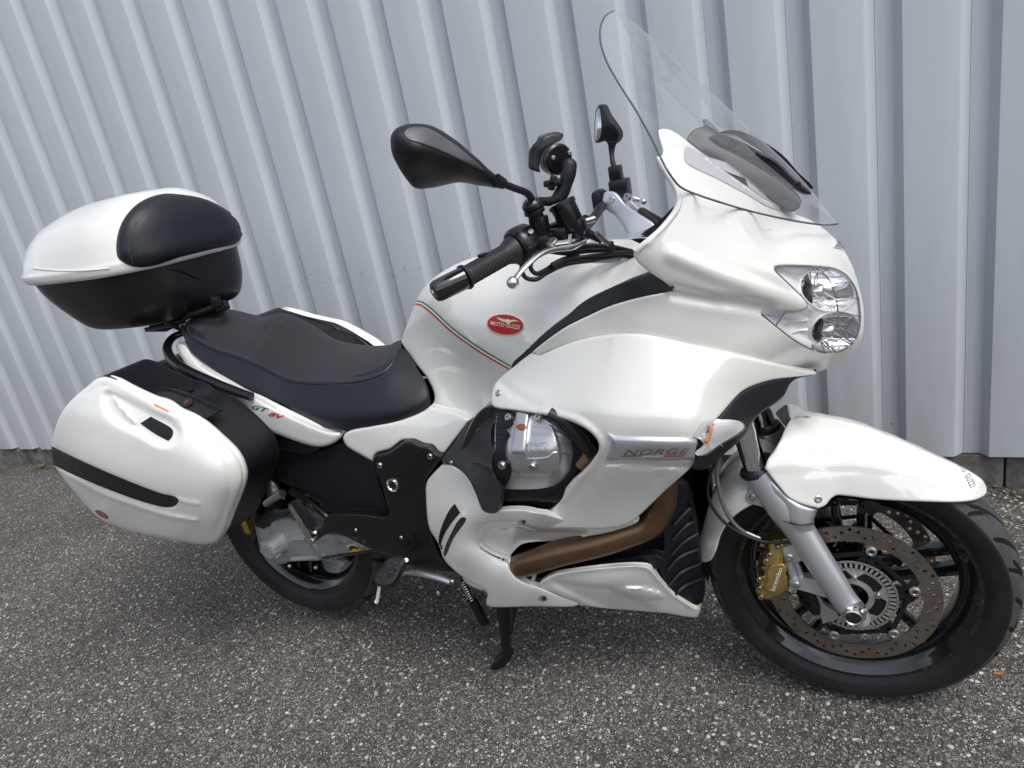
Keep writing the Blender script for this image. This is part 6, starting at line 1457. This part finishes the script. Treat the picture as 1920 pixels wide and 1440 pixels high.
# left controls
lc = MB().box(P(1155, 327, .30), (.030, .03, .042), rot=np.eye(3), bev=.004).box(P(1163, 353, .29), (.045, .05, .045), bev=.006).build('clutch_reservoir', BLKS, moto)
MB().box(P(1125, 375, .30), (.03, .06, .05), bev=.012).tube([P(1118, 395, .30), P(1110, 410, .30), P(1095, 408, .28)], .008, n=8, smoothn=3).build('left_switch', BLK, lc)
arm = shell('left_bar_casting', [(1130, 372), (1133, 362), (1143, 358), (1155, 362), (1172, 382), (1200, 402), (1228, 422), (1215, 445), (1194, 462), (1182, 448), (1165, 420), (1150, 402), (1140, 396), (1131, 388)], [(1132, 370, .26), (1150, 365, .255), (1172, 384, .24), (1228, 425, .19), (1194, 460, .17), (1150, 400, .245), (1180, 420, .205)], SILV, moto, t=.02, rw=4, rd=.006, step=4, mirror=False)
X, N = cast(['left_bar_casting'], 1147, 374); MB().lathe([(0, .001), (.003, .001), (.0036, .004), (.0068, .004), (.0076, .002), (.0080, -.001)], X, N, 20).build('casting_bolt', STEEL, arm)
MB().lathe([(.0045, 0), (.0045, .006), (.0085, .006), (.0095, .003), (.0095, -.002)], P(1177, 370, .26), (-.3, -.8, .4), 20).build('lever_pivot', STEEL, lc)
MB().tube([P(1188, 372, .28), P(1200, 375, .28)], .006, n=12).ball(P(1207, 378, .28), .0075).build('clutch_lever_end', POL, lc)
MB().tube([P(1182, 380, .25), P(1196, 392, .24), P(1205, 398, .235)], .0048, n=10).build('cable_fitting', BOLT, lc)
MB().tube([P(1200, 394, .235), P(1215, 405, .22), P(1232, 418, .20), P(1245, 432, .18)], .0075, n=10, smoothn=3).tube([P(1205, 392, .235), P(1222, 402, .22), P(1240, 412, .20)], .0045, n=8, smoothn=3).build('left_cables', RUBB, moto)
MB().tube([P(1130, 385, .25), P(1100, 425, .15), P(1080, 440, .05)], .011, n=12, smoothn=4).build('handlebar', BLKS, moto)
# fork yoke and instrument binnacle
MB().box(P(1150, 470, .02), (.10, .26, .03), bev=.01).build('top_yoke', SILV, moto)
sq('instrument_binnacle', [(1150, 470), (1170, 452), (1200, 440), (1240, 410), (1275, 380), (1300, 400), (1290, 470), (1262, 540), (1225, 520), (1190, 500)], .10, BLK, moto, t=.08, rw=3, mirror=False)
sq('cockpit_panel', [(1075, 488), (1110, 476), (1150, 470), (1195, 478), (1225, 505), (1245, 522), (1200, 527), (1180, 530), (1150, 520), (1110, 500)], [(1080, 487, .02), (1150, 472, .03), (1240, 520, -.17), (1180, 528, -.17), (1120, 498, -.05)], mat('cockpit_grey', (.07, .08, .09), .35), moto, t=.01, rw=3)
# phone holder on a ball arm
ph = MB(); c0 = P(1049, 299, -.16); ax_ = P(1010, 308, -.185)-c0; ax_ = ax_/np.linalg.norm(ax_)
ax_ = np.array([-.74, .64, .12]); ax_ /= np.linalg.norm(ax_)
ph.lathe([(0, -.001), (.024, -.001), (.0275, .002), (.0275, .009), (.0265, .010), (.0275, .011), (.0275, .028), (.024, .033), (0, .033)], c0, ax_, 36)
pho = ph.build('phone_mount', BLKS, hb)
px, py, pz = [np.array(q) for q in axes(ax_)]
for q in ((1037, 296), (1072, 287), (1034, 327)):
    X, N = cast(['phone_mount'], *q); MB().lathe([(0, .001), (.0018, .001), (.0022, .0028), (.0040, .0024), (.0046, 0)], X, N, 16).build('mount_screw', STEEL, pho)
shell('phone_plate', [(1000, 286), (1008, 273), (1015, 266), (1017, 259), (1030, 253), (1056, 250.5), (1056, 256), (1050, 264), (1035, 270), (1022, 280), (1014, 296), (1011, 312), (1013, 323), (1000, 318), (999, 300)], [(1000, 286, -.185), (1056, 252, -.150), (1012, 320, -.185), (1020, 275, -.178)], BLKS, pho, t=.012, rw=2, rd=.003, mirror=False, step=4, tdir=(-.6, -.1, .3))
am = MB().ball(P(1068, 311, -.170), .0135).tube([P(1068, 311, -.172), P(1066, 325, -.175), P(1060, 345, -.178), P(1053, 362, -.180), P(1045, 374, -.185)], [.013, .0135, .0125, .0135, .012], n=16, smoothn=3).tube([P(1045, 372, -.185), P(1030, 378, -.21), P(1012, 378, -.235)], .008, n=12)
amo = am.build('ball_arm', RUBB, pho)
kn = MB(); kc = P(1036, 343, -.195)
kn.box(kc, (.034, .012, .012), bev=.004).box(kc, (.012, .012, .026), rot=np.array([[.9, 0, .43], [0, 1, 0], [-.43, 0, .9]]), bev=.003).cyl(kc, P(1058, 342, -.180), .006, n=12)
kn.build('clamp_knob', RUBB, pho)
# cables and hoses
def cab(name, pts, r, m_=RUBB, par=None): return MB().tube([P(*p) for p in pts], r, n=9, smoothn=6).build(name, m_, par or moto, 60)
cab('throttle_cable', [(990, 478, -.255), (978, 500, -.262), (985, 520, -.262), (1005, 524, -.255), (1025, 512, -.24), (1060, 496, -.215), (1110, 488, -.17), (1160, 480, -.12), (1200, 482, -.08)], .0042)
cab('throttle_cable', [(1000, 482, -.25), (995, 502, -.255), (1005, 513, -.252), (1020, 508, -.245), (1050, 490, -.215), (1110, 480, -.17), (1170, 474, -.12), (1205, 478, -.08)], .0042)
cab('wire_loom', [(1030, 470, -.235), (1065, 474, -.21), (1100, 470, -.17), (1150, 468, -.12), (1200, 478, -.08)], .0055)
cab('wire_loom', [(1060, 470, -.21), (1095, 462, -.17), (1140, 462, -.13), (1185, 472, -.09)], .005)
cab('wire_loom', [(1035, 500, -.238), (1060, 488, -.22), (1085, 484, -.2)], .0075)
cab('switch_wire', [(1060, 378, -.19), (1068, 400, -.20), (1082, 420, -.20)], .002)
bhx = cab('lever_hose', [(1078, 420, -.205), (1095, 432, -.195), (1112, 442, -.18), (1128, 450, -.17)], .0075)
MB().tube([P(1118, 437, -.19), P(1130, 449, -.175), P(1142, 458, -.165)], .0045, n=12).build('hose_fitting', BOLT, bhx)
MB().tube([P(1090, 417, -.16), P(1102, 414, -.15), P(1114, 410, -.14)], .006, n=12).build('bleed_fitting', BOLT, rs)
MB().box(P(1144, 464, -.16), (.014, .014, .022), bev=.003).build('cable_clip', RUBB, moto)
# rear brake light block and plate under the tail, far side of what the lens sees
MB().box((-.27, 0, .87), (.12, .22, .06), bev=.02).box((-.30, 0, .74), (.03, .16, .22), bev=.008).build('rear_mudguard', BLK, moto)
